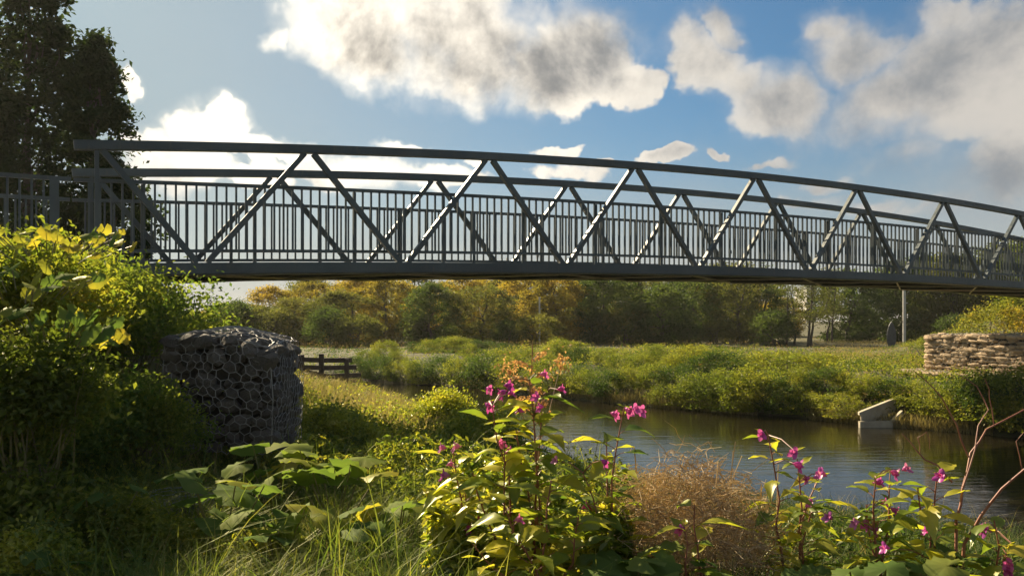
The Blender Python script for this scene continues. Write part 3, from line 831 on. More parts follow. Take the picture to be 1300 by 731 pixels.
# u, top v, Y, kind, variant
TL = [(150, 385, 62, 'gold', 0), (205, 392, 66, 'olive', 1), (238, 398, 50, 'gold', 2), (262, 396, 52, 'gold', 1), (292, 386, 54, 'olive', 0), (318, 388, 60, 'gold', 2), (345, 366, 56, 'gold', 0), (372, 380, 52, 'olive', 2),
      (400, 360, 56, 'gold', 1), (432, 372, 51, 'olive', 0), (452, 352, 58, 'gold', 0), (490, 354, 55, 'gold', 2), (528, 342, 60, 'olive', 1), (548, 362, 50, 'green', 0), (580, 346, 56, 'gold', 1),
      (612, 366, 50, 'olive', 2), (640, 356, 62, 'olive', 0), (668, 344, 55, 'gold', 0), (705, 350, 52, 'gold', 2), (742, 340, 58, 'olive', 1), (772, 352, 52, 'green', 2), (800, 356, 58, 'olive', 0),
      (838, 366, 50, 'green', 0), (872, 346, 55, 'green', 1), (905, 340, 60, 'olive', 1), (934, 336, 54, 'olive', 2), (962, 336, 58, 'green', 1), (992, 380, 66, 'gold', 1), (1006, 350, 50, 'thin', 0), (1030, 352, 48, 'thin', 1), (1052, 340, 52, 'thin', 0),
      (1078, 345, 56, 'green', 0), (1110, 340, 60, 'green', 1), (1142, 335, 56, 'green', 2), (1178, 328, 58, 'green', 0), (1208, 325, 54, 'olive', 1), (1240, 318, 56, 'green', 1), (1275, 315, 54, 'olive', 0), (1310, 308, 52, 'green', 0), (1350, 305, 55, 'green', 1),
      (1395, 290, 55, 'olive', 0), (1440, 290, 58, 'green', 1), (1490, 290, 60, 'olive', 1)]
for k_, u_ in enumerate(range(392, 985, 44)):
    TL.append((u_, 352 + (k_ * 37) % 14, 71, ('olive', 'gold', 'olive', 'green')[k_ % 4], k_ % 3))
TL.sort(key=lambda a: a[0])
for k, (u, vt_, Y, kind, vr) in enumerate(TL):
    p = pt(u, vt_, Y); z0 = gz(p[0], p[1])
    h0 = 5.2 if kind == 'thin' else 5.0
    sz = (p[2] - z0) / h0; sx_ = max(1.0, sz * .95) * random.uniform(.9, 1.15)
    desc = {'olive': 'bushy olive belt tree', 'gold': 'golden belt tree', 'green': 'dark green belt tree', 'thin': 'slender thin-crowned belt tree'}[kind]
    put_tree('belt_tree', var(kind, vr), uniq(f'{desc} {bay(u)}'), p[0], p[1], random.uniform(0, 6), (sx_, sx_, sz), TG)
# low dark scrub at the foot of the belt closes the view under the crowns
scr = tree_meshes(501, 2.2, 1.6, 0, 130, 55, .13, M['tree_green'], 'round', .42, .05, 3)
scb = tree_meshes(502, 2.0, 1.7, 0, 130, 55, .13, M['tree_olive'], 'round', .42, .05, 3)
for k in range(30):
    u = 225 + k * 38; Y = 47 + 6 * random.random(); p = pt(u, 430, Y)
    if 985 < u < 1050 or 1095 < u < 1185 or k % 3 == 1: continue
    s = random.uniform(.45, 1.1)
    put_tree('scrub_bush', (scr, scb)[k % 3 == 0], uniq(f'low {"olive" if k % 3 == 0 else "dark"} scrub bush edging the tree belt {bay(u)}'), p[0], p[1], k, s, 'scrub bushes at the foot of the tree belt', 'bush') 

# ------------------------------------------------------------------ far-bank shrubs
SH = {}
for nm, mt, sd in (('green', 'bank_green', 601), ('dark', 'bank_dk', 611), ('faded', 'bank_brown', 621), ('green2', 'bank_green', 631), ('dark2', 'bank_dk', 641)):
    SH[nm] = tree_meshes(sd, 1.0, .85, 0, 110, 60, .060, M[mt], 'round', .24, .02, 3, limbs=9)
SG = 'shrubs on the far river bank'
SL = [(452, 455, 492, 30.9, 'dark'), (478, 452, 492, 30.2, 'dark2'), (510, 458, 494, 30, 'green2'), (535, 458, 496, 29.5, 'green'), (560, 455, 497, 29, 'dark'), (590, 452, 498, 27.8, 'green2'), (622, 452, 500, 26.8, 'dark2'),
      (655, 455, 503, 26, 'green'), (700, 458, 508, 24.8, 'green'), (722, 478, 512, 23.6, 'green2'), (748, 470, 513, 23.6, 'green'), (775, 474, 516, 22.8, 'dark'), (800, 466, 516, 23, 'green2'), (828, 462, 518, 22.6, 'green'), (858, 464, 522, 21.9, 'dark2'),
      (850, 492, 524, 21.2, 'green2'), (885, 476, 526, 21, 'green'), (910, 470, 526, 20.9, 'green2'), (938, 474, 530, 20.3, 'green2'), (930, 498, 532, 19.9, 'green'), (962, 468, 530, 20.2, 'green'), (985, 482, 534, 19.5, 'dark'), (1010, 468, 530, 20.2, 'green2'), (1020, 500, 537, 18.9, 'green'),
      (1048, 470, 522, 19.8, 'dark'), (1066, 500, 542, 18.4, 'green2'), (1080, 474, 524, 19.6, 'green'), (1108, 484, 530, 18.9, 'green2'), (1135, 496, 535, 18.6, 'dark2'), (1172, 492, 545, 17.8, 'green'), (1200, 490, 545, 17.2, 'green2'), (1225, 486, 545, 17.0, 'dark'),
      (1250, 474, 550, 16.6, 'green'), (1275, 480, 552, 16.3, 'dark2'), (1305, 470, 555, 16, 'green2'), (1340, 470, 560, 15.6, 'green'), (1385, 470, 560, 15.4, 'dark'), (1040, 452, 480, 24, 'green2')]
def along(u):
    marks = [(520, 'left of the flowers'), (680, 'behind the dock stalk'), (800, 'behind the fan of pink flowers'), (905, 'above the dead heap'), (1000, 'well left of the outfall'), (1085, 'just left of the outfall'), (1160, 'just right of the outfall'), (1400, 'below the pale wall')]
    for a, b in marks:
        if u < a: return b
for (u, v0, v1, Y, kind) in sorted(SL):
    x = (u - 650) / F * Y; Y2 = max(Y, float(far_shore(x)) + .25); x = (u - 650) / F * Y2; z0 = gz(x, Y2)
    h = max(EYE + (410 - v0) / F * Y2 - z0, .5) * 1.0
    wdt = max(h * random.uniform(.85, 1.2), .7)
    desc = {'green': 'rounded yellow-green shrub', 'green2': 'leafy bright green shrub', 'dark': 'dense dark green shrub', 'dark2': 'ragged dark green shrub', 'faded': 'faded brown shrub'}[kind]
    put_tree('bank_shrub', SH[kind], uniq(f'{desc} on the far bank {along(u)}'), x, Y2, random.uniform(0, 6), (wdt, wdt, h), SG, 'shrub', ('stems', 'foliage'))
gu = random.Random(4)
for k in range(46):
    u = 470 + k * 18 + gu.uniform(-8, 8); x0 = (u - 650) / F
    Y = gu.uniform(1.5, 9.5) + 0; 
    yy = 22.0
    for _ in range(6): yy = float(far_shore(x0 * yy)) + Y
    if u > 1140 or (u > 930 and Y > 4.5): continue
    x = x0 * yy; hgt_ = gu.uniform(.42, .72); wd_ = hgt_ * gu.uniform(1.0, 1.9)
    kd = gu.choice(['green', 'green2', 'dark', 'green', 'green', 'dark2', 'green2', 'green', 'green2', 'faded'])
    desc = {'green': 'low yellow-green clump', 'green2': 'low bright green clump', 'dark': 'low dark green clump', 'dark2': 'ragged clump', 'faded': 'faded brown clump'}[kd]
    put_tree('bank_shrub', SH[kd], uniq(f'{desc} up the bank {along(u)}'), x, yy, gu.uniform(0, 6), (wd_, wd_, hgt_), SG, 'shrub', ('stems', 'foliage'))
# yellow-orange bush over the gabion wall
ob = tree_meshes(701, 2.1, 1.5, 0, 170, 60, .085, M['orange'], 'round', .33, .05, 3)
gb = tree_meshes(702, 2.1, 1.5, 0, 170, 60, .085, M['bank_green'], 'round', .33, .05, 3)
put_tree('autumn_bush', ob, 'orange and yellow autumn bush above the pale gabion wall', 14.7, 25.0, 0, (.9, .9, .86), None, 'bush', ('stems', 'foliage'), 0)
put_tree('leafy_bush', gb, 'green bush behind the pale gabion wall at the right edge', 16.9, 26.2, 0, (1.2, 1.2, .6), None, 'bush', ('stems', 'foliage'), 0)
put_tree('leafy_bush', gb, 'small green bush at the left foot of the orange bush', 13.2, 26.0, 2, (.7, .7, .42), None, 'bush', ('stems', 'foliage'), 0)

# ------------------------------------------------------------------ ground cover (nobody could count it)
def cover(name, label_mat, n, xr, yr, cond, hmax, lsize, clump, seed, pw=1.6, asp=.35, flat=.1, wfun=None):
    g = np.random.default_rng(seed)
    y = yr[0] + (yr[1] - yr[0]) * g.random(n) ** pw
    x = g.uniform(xr[0], xr[1], n)
    if wfun is not None: x = wfun(x, y)
    k = cond(x, y); x, y = x[k], y[k]
    h0 = ground_h(x, y)
    cl = vnoise(x * clump, y * clump, seed) * .7 + vnoise(x * clump * 2.7, y * clump * 2.7, seed + 1) * .5
    hh = hmax * np.where((y > 27) & (x > .30 * y), .38, np.where(y > 34, .75, 1.15)) * np.clip((cl - .3) * 1.3, .08, 1.1) * np.sqrt(g.random(len(x)))
    C = np.stack([x, y, h0 + hh], 1)
    mb = MB()
    rv = np.clip(.55 * vnoise(x * .5, y * .5, seed + 4) + .2 * cl + .3 * g.random(len(x)), 0, 1)
    leaves(mb, C, lsize, flat, rv, asp, g)
    return mb.build(name, M[label_mat], kind='stuff')
farc = lambda x, y: (y > far_shore(x) + .05) & (ground_h(x, y) > .03)
frus = lambda x, y: x * y * .66          # x in -1..1 -> inside the view
cover('undergrowth', 'bank_green', 110000, (-1.05, 1.2), (15, 34), farc, .62, .085, .8, 31, 1.1, wfun=frus)
cover('undergrowth', 'bank_dk', 60000, (-1.05, 1.2), (17, 44), farc, .45, .10, .5, 32, 1.2, wfun=frus)
cover('dry_herbage', 'bank_brown', 26000, (-1.05, 1.2), (15, 46), farc, .80, .085, .6, 33, 1.4, .22, wfun=frus)
cover('meadow_grass', 'straw', 26000, (.55, 1.1), (24, 62), farc, .60, .10, .4, 34, 1.0, .18, -.3, wfun=frus)

def blades(mb, X, Y, L, wd, g, lean=.35, z=None, seg=3):
    """curved grass blades, vectorised"""
    N = len(X); z0 = ground_h(X, Y) - .02 if z is None else z
    th = g.random(N) * 2 * math.pi
    d = np.stack([np.cos(th), np.sin(th), np.zeros(N)], 1)
    side = np.stack([-np.sin(th + g.normal(size=N) * .5), np.cos(th + g.normal(size=N) * .5), np.zeros(N)], 1)
    base = np.stack([X, Y, z0], 1); lean = lean * g.uniform(.3, 2.0, N)
    rows = []
    for s in range(seg + 1):
        t = s / seg
        c = base + d * (L * lean * t ** 1.8)[:, None] + np.array([0, 0, 1.0]) * (L * (t - .28 * lean * t ** 3))[:, None]
        w_ = (wd * (1 - t) ** .7 * .5 + 1e-4)[:, None]
        if s < seg: rows += [c - side * w_, c + side * w_]
        else: rows += [c]
    V = np.stack(rows, 1)
    m_ = V.shape[1]; b = (np.arange(N) * m_)[:, None]
    for s in range(seg - 1):
        Fq_ = b + np.array([[2 * s, 2 * s + 1, 2 * s + 3, 2 * s + 2]])
        if s == 0: vv = V.reshape(-1, 3); rv = g.random(N); Fall = [Fq_]
        else: Fall.append(Fq_)
    T3 = b + np.array([[2 * seg - 2, 2 * seg - 1, 2 * seg]])
    start = mb.n
    mb.v.append(vv); mb.n += len(vv)
    for Fq_ in Fall: mb.f.append(Fq_ + start); mb.r.append(rv)
    mb.f.append(T3 + start); mb.r.append(rv)
def grass(name, mt, n, ur, yr, cond, L, wd, seed, lean=.4, pw=1.0, clump=1.5, seg=3):
    g = np.random.default_rng(seed)
    Y = yr[0] + (yr[1] - yr[0]) * g.random(n) ** pw
    X = (g.uniform(ur[0], ur[1], n) - 650) / F * Y
    k = cond(X, Y) & (vnoise(X * clump, Y * clump, seed) > g.random(n) * .75)
    X, Y = X[k], Y[k]
    Ls = L * g.uniform(.45, 1.2, len(X)) * (.6 + .7 * vnoise(X * clump, Y * clump, seed + 2))
    mb = MB(); blades(mb, X, Y, Ls, np.full(len(X), wd) * g.uniform(.6, 1.4, len(X)), g, lean, seg=seg)
    return mb.build(name, M[mt], kind='stuff')
nearc = lambda x, y: (y < near_shore(x) - .05) & (ground_h(x, y) > .03)
grass('grass', 'grass', 45000, (-120, 520), (3.3, 6.2), nearc, .42, .006, 48, .9, 1.0, 2.4, 4)
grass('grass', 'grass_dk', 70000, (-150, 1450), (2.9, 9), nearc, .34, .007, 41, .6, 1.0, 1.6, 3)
grass('grass', 'grass', 52000, (-150, 900), (3.4, 21), nearc, .30, .009, 42, .6, 1.0, 1.6, 3)
grass('tall_grass', 'grass', 3600, (-100, 760), (3.6, 8.5), nearc, .62, .009, 43, .5, 1.2, 2.2, 5)
grass('dry_grass', 'straw', 26000, (370, 640), (11, 24), nearc, .46, .011, 44, .5, 1.0, .9, 3)
grass('tall_grass', 'grass', 800, (-80, 420), (4.0, 6.5), nearc, .62, .008, 47, .9, 1.0, 1.2, 6)
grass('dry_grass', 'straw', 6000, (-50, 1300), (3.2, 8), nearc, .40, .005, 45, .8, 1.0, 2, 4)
rg = np.random.default_rng(77); nr_ = 9000
ru = rg.uniform(430, 1330, nr_); rx = []; ry = []
yy_ = np.full(nr_, 22.0)
for _ in range(6): yy_ = far_shore((ru - 650) / F * yy_) + 0.05
yy_ = yy_ + np.abs(rg.normal(size=nr_)) * .18 - .12
xx_ = (ru - 650) / F * yy_
kk_ = vnoise(xx_ * .8, yy_ * .2, 7) > .42
xx_, yy_ = xx_[kk_], yy_[kk_]
mb = MB(); blades(mb, xx_, yy_, rg.uniform(.10, .42, len(xx_)), np.full(len(xx_), .012), rg, .5, z=np.maximum(ground_h(xx_, yy_), -.02))
mb.build('reeds', M['straw'], kind='stuff')
def nearcover(name, mt, n, ur, yr, hmax, ls, clump, seed, asp=.5, pw=1.0, flat=.4):
    g = np.random.default_rng(seed)
    y = yr[0] + (yr[1] - yr[0]) * g.random(n) ** pw
    x = (g.uniform(ur[0], ur[1], n) - 650) / F * y
    k = nearc(x, y); x, y = x[k], y[k]
    cl = vnoise(x * clump, y * clump, seed) * .75 + vnoise(x * clump * 3, y * clump * 3, seed + 1) * .4
    hh = hmax * np.clip(cl - .25, .05, 1.1) * np.sqrt(g.random(len(x)))
    mb = MB(); leaves(mb, np.stack([x, y, ground_h(x, y) + hh], 1), ls, flat, None, asp, g)
    return mb.build(name, M[mt], kind='stuff')
nearcover('yellow_weeds', 'balsam', 11000, (330, 640), (9, 16), .55, .05, 1.1, 56)
nearcover('weeds', 'bank_green', 42000, (330, 800), (6.0, 18), .55, .055, 1.3, 51)
nearcover('weeds', 'bush_gr', 40000, (-120, 760), (3.4, 9), .40, .050, 1.5, 52)
nearcover('leafy_weeds', 'balsam', 9000, (-60, 520), (3.8, 6.5), .38, .060, 2.6, 57, .6)
nearcover('leafy_weeds', 'balsam', 14000, (540, 800), (4.1, 5.4), .98, .085, 2.2, 54, .42)
nearcover('leafy_weeds', 'balsam', 14000, (360, 620), (5.2, 9.5), .60, .075, 1.8, 55, .42)
nearcover('weeds', 'bank_dk', 18000, (700, 1400), (3.2, 8), .34, .05, 1.6, 53)

# ------------------------------------------------------------------ left bank bushes
def bush_at(name, label, cen, r3, n, per, ls, mtl, seed, crad=.16, group=None, asp=.5):
    g = np.random.default_rng(seed)
    cen = np.array(cen, float); r3 = np.array(r3, float)
    d = unit(g.normal(size=(n, 3))); d[:, 2] = np.abs(d[:, 2]) * 1.0 - .25
    q_ = g.uniform(.45, 1.0, n)[:, None]
    C = cen + d * r3 * q_ * (.8 + .4 * vnoise(d[:, 0] * 3 + seed, d[:, 2] * 3, seed))[:, None]
    C[:, 2] = np.maximum(C[:, 2], ground_h(C[:, 0], C[:, 1]) + .03)
    pts = (C[:, None, :] + g.normal(size=(n, per, 3)) * crad * .5).reshape(-1, 3)
    rv = np.clip(np.repeat(g.random(n), per) * .5 + g.random(len(pts)) * .5, 0, 1)
    z0 = gz(cen[0], cen[1])
    t = thing(name, label, 'bush', (cen[0], cen[1], z0), group)
    leaves(mb := MB(), pts, ls, .3, rv, asp, g); mb.build('foliage', M[mtl], t)
    st = MB()
    for k in g.choice(n, 26): tube(st, wiggle((cen[0] + g.normal() * .12, cen[1] + g.normal() * .12, z0 - .05), C[k], 5, .03, g), np.linspace(.010, .003, 5), 4)
    st.build('stems', M['greenstem'], t, True)
    return t
LB = 'bushes on the left bank'
bush_at('bank_bush', 'light green leafy bush in the dark hollow at the left edge', (-2.95, 5.0, 1.75), (.55, .40, .50), 150, 60, .050, 'bank_green', 69, .14, LB)
bush_at('bank_bush', 'tangle of dark weeds climbing the lower left side of the gabion', (-2.95, 6.62, 1.36), (.52, .28, .55), 190, 60, .035, 'bush_gr', 68, .12, LB)
bush_at('bank_bush', 'dark green bush under the bridge end left of the gabion', (-3.9, 8.6, 2.1), (1.0, .9, .95), 260, 55, .06, 'bush_gr', 61, .2, LB)
bush_at('bank_bush', 'yellow-green bush sloping down behind the gabion', (-4.0, 11.0, 1.5), (1.0, .9, .95), 200, 55, .07, 'bank_green', 62, .2, LB)
bush_at('bank_bush', 'ferny dark bush left of the gabion mattress', (-3.45, 6.2, 1.45), (.8, .7, .72), 210, 60, .045, 'bush_gr', 63, .16, LB)
bush_at('bank_bush', 'shaded leafy bush filling the left edge below yellow leaves', (-3.5, 5.4, 1.45), (.8, .7, .60), 190, 60, .05, 'bush_gr', 64, .16, LB)
bush_at('bank_bush', 'low mixed plants at the lower left edge', (-2.9, 4.6, 1.05), (.6, .5, .34), 90, 55, .055, 'bank_green', 65, .14, LB)
bush_at('yellow_bush', 'sunlit yellow-leaved bush at the left edge before the railing', (-3.75, 6.3, 2.35), (.75, .7, .62), 210, 50, .060, 'bush_yel', 66, .16, LB)
bush_at('yellow_bush', 'yellow-green bush below post of the near railing', (-4.1, 7.5, 2.4), (.8, .7, .62), 180, 50, .060, 'bush_yel', 67, .18, LB)

bush_at('waterside_bush', 'leafy green bush on the near bank between the dry grass and the water', (-1.0, 12.2, .85), (.45, .4, .36), 150, 60, .05, 'balsam', 71, .16)
bush_at('waterside_bush', 'yellow-green bush at the water edge behind the pink flowers', (-.35, 9.6, .85), (.55, .4, .38), 150, 60, .05, 'balsam', 72, .14)
bush_at('waterside_bush', 'small bright bush right of the tall gabion', (-2.0, 9.2, 1.0), (.5, .4, .32), 130, 60, .05, 'balsam', 73, .14)
bush_at('bank_bush', 'ferny yellow-green clump in the grass at the lower left', (-2.25, 4.75, .98), (.40, .3, .30), 110, 60, .035, 'bank_green', 74, .10, LB)
bush_at('bank_bush', 'small sunlit weed clump at the bottom left edge', (-2.45, 4.25, .95), (.28, .25, .24), 80, 55, .035, 'balsam', 75, .09, LB)
# ------------------------------------------------------------------ large leaves, balsam, stalks
def leaf_mesh(name, mt, prof, L, fold=.18, droop=.35, serr=0.0, nv=1):
    """broad leaf with raised halves about a sunken midrib; prof = half widths"""
    mb = MB(); n_ = len(prof); V = []
    for k, w_ in enumerate(prof):
        s = k / (n_ - 1); y = L * s; z = -droop * L * s * s
        e = serr * (1 if k % 2 else -1)
        for a in (-1, -.5, 0, .5, 1):
            wx_ = a * w_ * (1 + (e if abs(a) == 1 else 0))
            V.append((wx_, y, z + fold * abs(a) * w_ + .03 * L * math.sin(7 * s + 3 * a)))
    Fc = [[k * 5 + j, k * 5 + j + 1, k * 5 + j + 6, k * 5 + j + 5] for k in range(n_ - 1) for j in range(4)]
    mb.add(V, Fc, [.5] * len(Fc))
    return mb.mesh(name, mt, True)
lan = [.005, .019, .033, .041, .042, .037, .029, .018, .008, .001]
BAL = [leaf_mesh('leaf', M['balsam'], [w_ * k for w_ in lan], L, .25, dr, .10) for k, L, dr in ((1.0, .15, .3), (1.2, .18, .5), (.8, .12, .15), (1.15, .17, .8))]
def rleaf_mesh(R_, seed):
    """round butterbur leaf, notched at the stalk, ribs radiating"""
    g = np.random.default_rng(seed); mb = MB(); V = [(0, 0, 0)]; na, nr = 22, 4
    for k in range(na):
        a = math.radians(-250 + 320 * k / (na - 1)) ; e = .92 + .10 * (k % 2) + .13 * abs(math.sin(a * 2.5)) + .05 * g.normal()
        for j in range(1, nr + 1):
            rr = R_ * j / nr * e * (1.05 if j == nr else 1)
            V.append((rr * math.cos(a), rr * math.sin(a), .09 * R_ * math.sin(a * 3 + seed) * (j / nr) ** 2 + (.045 * R_ if k % 2 else -.045 * R_) * j / nr - .22 * R_ * (j / nr) ** 2))
    Fc = []; T = []
    for k in range(na - 1):
        T.append([0, 1 + k * nr, 1 + (k + 1) * nr])
        for j in range(nr - 1):
            Fc.append([1 + k * nr + j, 1 + k * nr + j + 1, 1 + (k + 1) * nr + j + 1, 1 + (k + 1) * nr + j])
    s = mb.n; mb.add(V, Fc, [.5] * len(Fc)); mb.f.append(np.array(T)); mb.r.append(np.full(len(T), .5))
    return mb.mesh('leaf', M['butter'], True)
BUT = [rleaf_mesh(.19, k) for k in range(4)]
def var_rnd(me, k):
    m2 = me.copy(); v = [k] * len(m2.polygons); m2.attributes['rnd'].data.foreach_set('value', v); return m2
BALV = [var_rnd(m_, v) for m_ in BAL for v in (.1, .45, .9)]
BUTV = [var_rnd(m_, v) for m_ in BUT for v in (.1, .4, .8)]
BUTY = []
for m_ in BUT[:3]:
    c = var_rnd(m_, .8); c.materials[0] = M['bush_yel']; BUTY.append(c)

def petal_mesh():
    """hooded balsam flower: pouch, lip and wings"""
    mb = MB(); P = []
    rings = [(0, .004), (.008, .010), (.018, .014), (.028, .013), (.034, .009)]
    V = []; 
    for y, r_ in rings:
        for k in range(8):
            a = k / 8 * 2 * math.pi; V.append((r_ * math.cos(a), y, r_ * math.sin(a) * 1.15))
    Fc = [[i_ * 8 + k, i_ * 8 + (k + 1) % 8, i_ * 8 + 8 + (k + 1) % 8, i_ * 8 + 8 + k] for i_ in range(4) for k in range(8)]
    mb.add(V, Fc, [.05] * len(Fc))
    def wing(a0, ln, wd, up, r):
        ca, sa = math.cos(a0), math.sin(a0); V = []
        for s, w_ in ((0, .35), (.35, 1), (.7, .9), (1, .25)):
            for q_ in (-1, 0, 1):
                x = q_ * w_ * wd; z = .006 + ln * s; y = .032 + up * s * s - .004 * abs(q_)
                V.append((x * ca - z * sa, y, x * sa + z * ca))
        mb.add(V, [[k * 3 + j, k * 3 + j + 1, k * 3 + j + 4, k * 3 + j + 3] for k in range(3) for j in range(2)], [r] * 6)
    wing(0, .024, .013, .004, .8); wing(math.pi * .82, .030, .013, .014, .9); wing(-math.pi * .82, .030, .013, .014, .6)
    wing(math.pi * .5, .016, .009, .008, .5); wing(-math.pi * .5, .016, .009, .008, .5)
    tube(mb, [(0, 0, 0), (0, -.006, -.004), (0, -.008, .004)], [.004, .003, .001], 4, .4)
    return mb.mesh('flower', M['petal'], True)
FLO = petal_mesh()
FLOV = [FLO, var_rnd(FLO, .2), var_rnd(FLO, .95)]
def balsam(label, base_u, Y, tops, flowers, nleaf, seed, lsc=1.0, zb_=None):
    """tops: photo pixels the stems reach; flowers: photo pixels of the blooms"""
    r = random.Random(seed); g = np.random.default_rng(seed)
    x0 = (base_u - 650) / F * Y; z0 = gz(x0, Y) if zb_ is None else zb_
    t = thing('balsam_plant', label, 'plant', (x0, Y, z0), 'flowering balsam plants in the foreground')
    B = np.array([x0, Y, z0])
    stems = []
    for k, (u, v) in enumerate(tops):
        yy = Y + r.uniform(-.18, .18); tp = pt(u, v, yy)
        P = wiggle(B + g.normal(size=3) * (.04, .04, 0), tp, 7, .012, g); P[0][2] = z0 - .03
        bend = (tp - B)[:2] * .12; 
        for q_ in range(1, 6): P[q_][:2] -= bend * math.sin(math.pi * q_ / 6)
        tube(mb := MB(), P, np.linspace(.0085, .003, 7), 6); mb.build('stem', M['redstem'], t, True)
        stems.append(P)
        m_ = max(4, int(nleaf * 1.9) // len(tops))
        for q_ in range(m_):
            f_ = .12 + .88 * (q_ + r.random() * .6) / m_; i_ = min(int(f_ * 6), 5); p = P[i_] + (P[i_ + 1] - P[i_]) * (f_ * 6 - i_)
            a = q_ * 2.4 + r.uniform(-.4, .4)
            sc = lsc * r.uniform(.7, 1.2) * (1.15 - .25 * f_)
            # short side twig carrying the leaf
            d = np.array([math.cos(a + math.pi / 2), math.sin(a + math.pi / 2), .5])
            e = p + d * (.03 + .12 * (1 - f_) * r.random()) 
            tube(mb := MB(), [p, (p + e) / 2 + (0, 0, .004), e], [.003, .002, .0015], 4); mb.build('leaf_stalk', M['redstem'], t)
            place('leaf', r.choice(BALV), t, e - B, (r.uniform(.0, .7), r.uniform(-.4, .4), a), sc)
    for k, (u, v) in enumerate(flowers):
        yy = Y + r.uniform(-.2, .1); p = pt(u, v, yy)
        best = min((np.linalg.norm(q_ - p), j, i_) for j, P in enumerate(stems) for i_, q_ in enumerate(P) if q_[2] < p[2] + .06)
        q_ = stems[best[1]][best[2]]
        mid = (p + q_) / 2 + np.array([0, 0, .02])
        tube(mb := MB(), [q_, mid, p], [.0035, .0025, .0015], 4); mb.build('flower_stalk', M['redstem'], t)
        o = place('flower', r.choice(FLOV), t, p - B, (r.uniform(-.5, .5), r.uniform(-.4, .4), r.choice((-1, 1)) * r.uniform(.4, 1.6) + math.pi), r.uniform(.8, 1.15))
        for b_ in range(r.choice((0, 1, 2))):
            a = r.uniform(0, 6.3)
            place('leaf', r.choice(BALV[6:9]), t, q_ - B + (p - q_) * r.random(), (.6, 0, a), .45)
    return t
balsam('tallest balsam in the middle with flowers above broad sunlit leaves', 684, 4.45, [(672, 482), (690, 500), (655, 545)], [(664, 522), (686, 475), (684, 503), (689, 516), (708, 494), (641, 489)], 42, 81, 1.15)
balsam('balsam whose flower heads stand left of the brown dock stalk', 648, 4.5, [(625, 515), (640, 560), (600, 600)], [(618, 492), (642, 496), (617, 512), (634, 564), (652, 573), (645, 500)], 34, 82, 1.15)
balsam('low balsam at the left end of the flower clump', 606, 4.5, [(575, 572), (590, 620), (560, 640)], [(566, 568), (584, 566), (568, 590), (570, 603), (598, 668), (612, 662)], 34, 83, 1.0)
balsam('balsam with a fan of pink flowers left of the dead grass heap', 775, 4.35, [(790, 528), (770, 560), (740, 600)], [(776, 524), (794, 518), (804, 519), (810, 521), (764, 584), (708, 585), (740, 644)], 32, 84, 1.0)
balsam('leafy balsam bush filling the bottom centre under the tall flowers', 700, 4.0, [(640, 640), (700, 610), (735, 655), (600, 690)], [(654, 660)], 48, 85, 1.1)
balsam('balsam overhanging the water right of the dead grass heap', 1010, 4.3, [(975, 552), (1012, 582), (1040, 606), (1030, 650)], [(968, 549), (1010, 573), (1008, 588), (1046, 601), (1048, 603), (1028, 606), (1031, 640), (1056, 658)], 44, 86, .85)
balsam('balsam with three bright flowers in front of the blue water', 1112, 4.1, [(1112, 606), (1130, 600), (1100, 640)], [(1131, 598), (1146, 596), (1110, 612), (1117, 638), (1131, 645), (1103, 660), (1104, 668), (1090, 662)], 30, 87, .95)
balsam('balsam among the bare red branches near the right edge', 1190, 4.0, [(1190, 600), (1165, 620)], [(1198, 606), (1180, 674), (1128, 695)], 20, 88, 1.0)
balsam('small balsam at the lower right corner', 1270, 3.9, [(1262, 660), (1285, 690)], [(1246, 671), (1252, 670), (1283, 712), (1284, 720)], 16, 89, 1.1)
balsam('balsam with one flower before the dead grass heap', 875, 4.0, [(882, 640), (868, 665)], [(868, 671)], 10, 90, 1.0)

def butterbur(label, u, v, Y, n, seed, yel=0.0, sc=1.0, rad=.28, up=0.0):
    r = random.Random(seed); c = pt(u, v, Y); z0 = gz(c[0], c[1])
    t = thing('butterbur_plant', label, 'plant', (c[0], c[1], z0), 'large-leaved butterbur plants')
    if up: z0 = c[2] - up; t.location = (c[0], c[1], z0); LOC[t.name] = (c[0], c[1], z0)
    B = np.array([c[0], c[1], z0])
    for k in range(n):
        a = k * 2.4 + r.random(); rr = rad * math.sqrt((k + .5) / n) * r.uniform(.8, 1.3)
        e = B + np.array([rr * math.cos(a), rr * math.sin(a) * .8, max(c[2] - z0, .12) * r.uniform(.65, 1.1) + .0])
        b0 = B if not up else B * .35 + e * .65
        q0 = (.007, .006, .004) if not up else (.0035, .003, .0025)
        tube(mb := MB(), [b0, (b0 + e) / 2 + (0, 0, .03 if not up else .01), e], q0, 5); mb.build('leaf_stalk', M['greenstem'], t)
        me = r.choice(BUTY) if r.random() < yel else r.choice(BUTV)
        place('leaf', me, t, e - B, ((r.uniform(-.65, .5), r.uniform(-.5, .5), r.uniform(0, 6.3)) if not up else (r.uniform(.2, 1.3), r.uniform(-.6, .6), r.uniform(-1.2, 1.2))), sc * r.uniform(.65, 1.15))
    return t
butterbur('broad-leaved plant with pale sunlit leaf before the sunken mattress', 280, 610, 5.0, 7, 1, .3, .75)
butterbur('broad-leaved plant at the right foot of the tall gabion', 345, 570, 5.9, 8, 2, .2, .7)
butterbur('broad-leaved plant right of the gabion with yellow leaves catching sun', 425, 585, 5.6, 10, 3, .45, .65)
butterbur('broad-leaved plant in shade under the yellow leaf cluster', 350, 640, 4.8, 9, 4, .1, .65)
butterbur('small broad-leaved plant in the grass at the lower left', 120, 625, 4.7, 7, 21, .3, .42, .22)
butterbur('small pale-leaved plant near the bottom left corner', 60, 690, 4.2, 6, 22, .3, .32, .2)
butterbur('broad-leaved plant left of the flower clump', 500, 640, 5.0, 8, 5, .35, .55)
butterbur('dark broad-leaved plant at the bottom edge under the dead heap', 800, 700, 3.9, 9, 6, .0, .5)
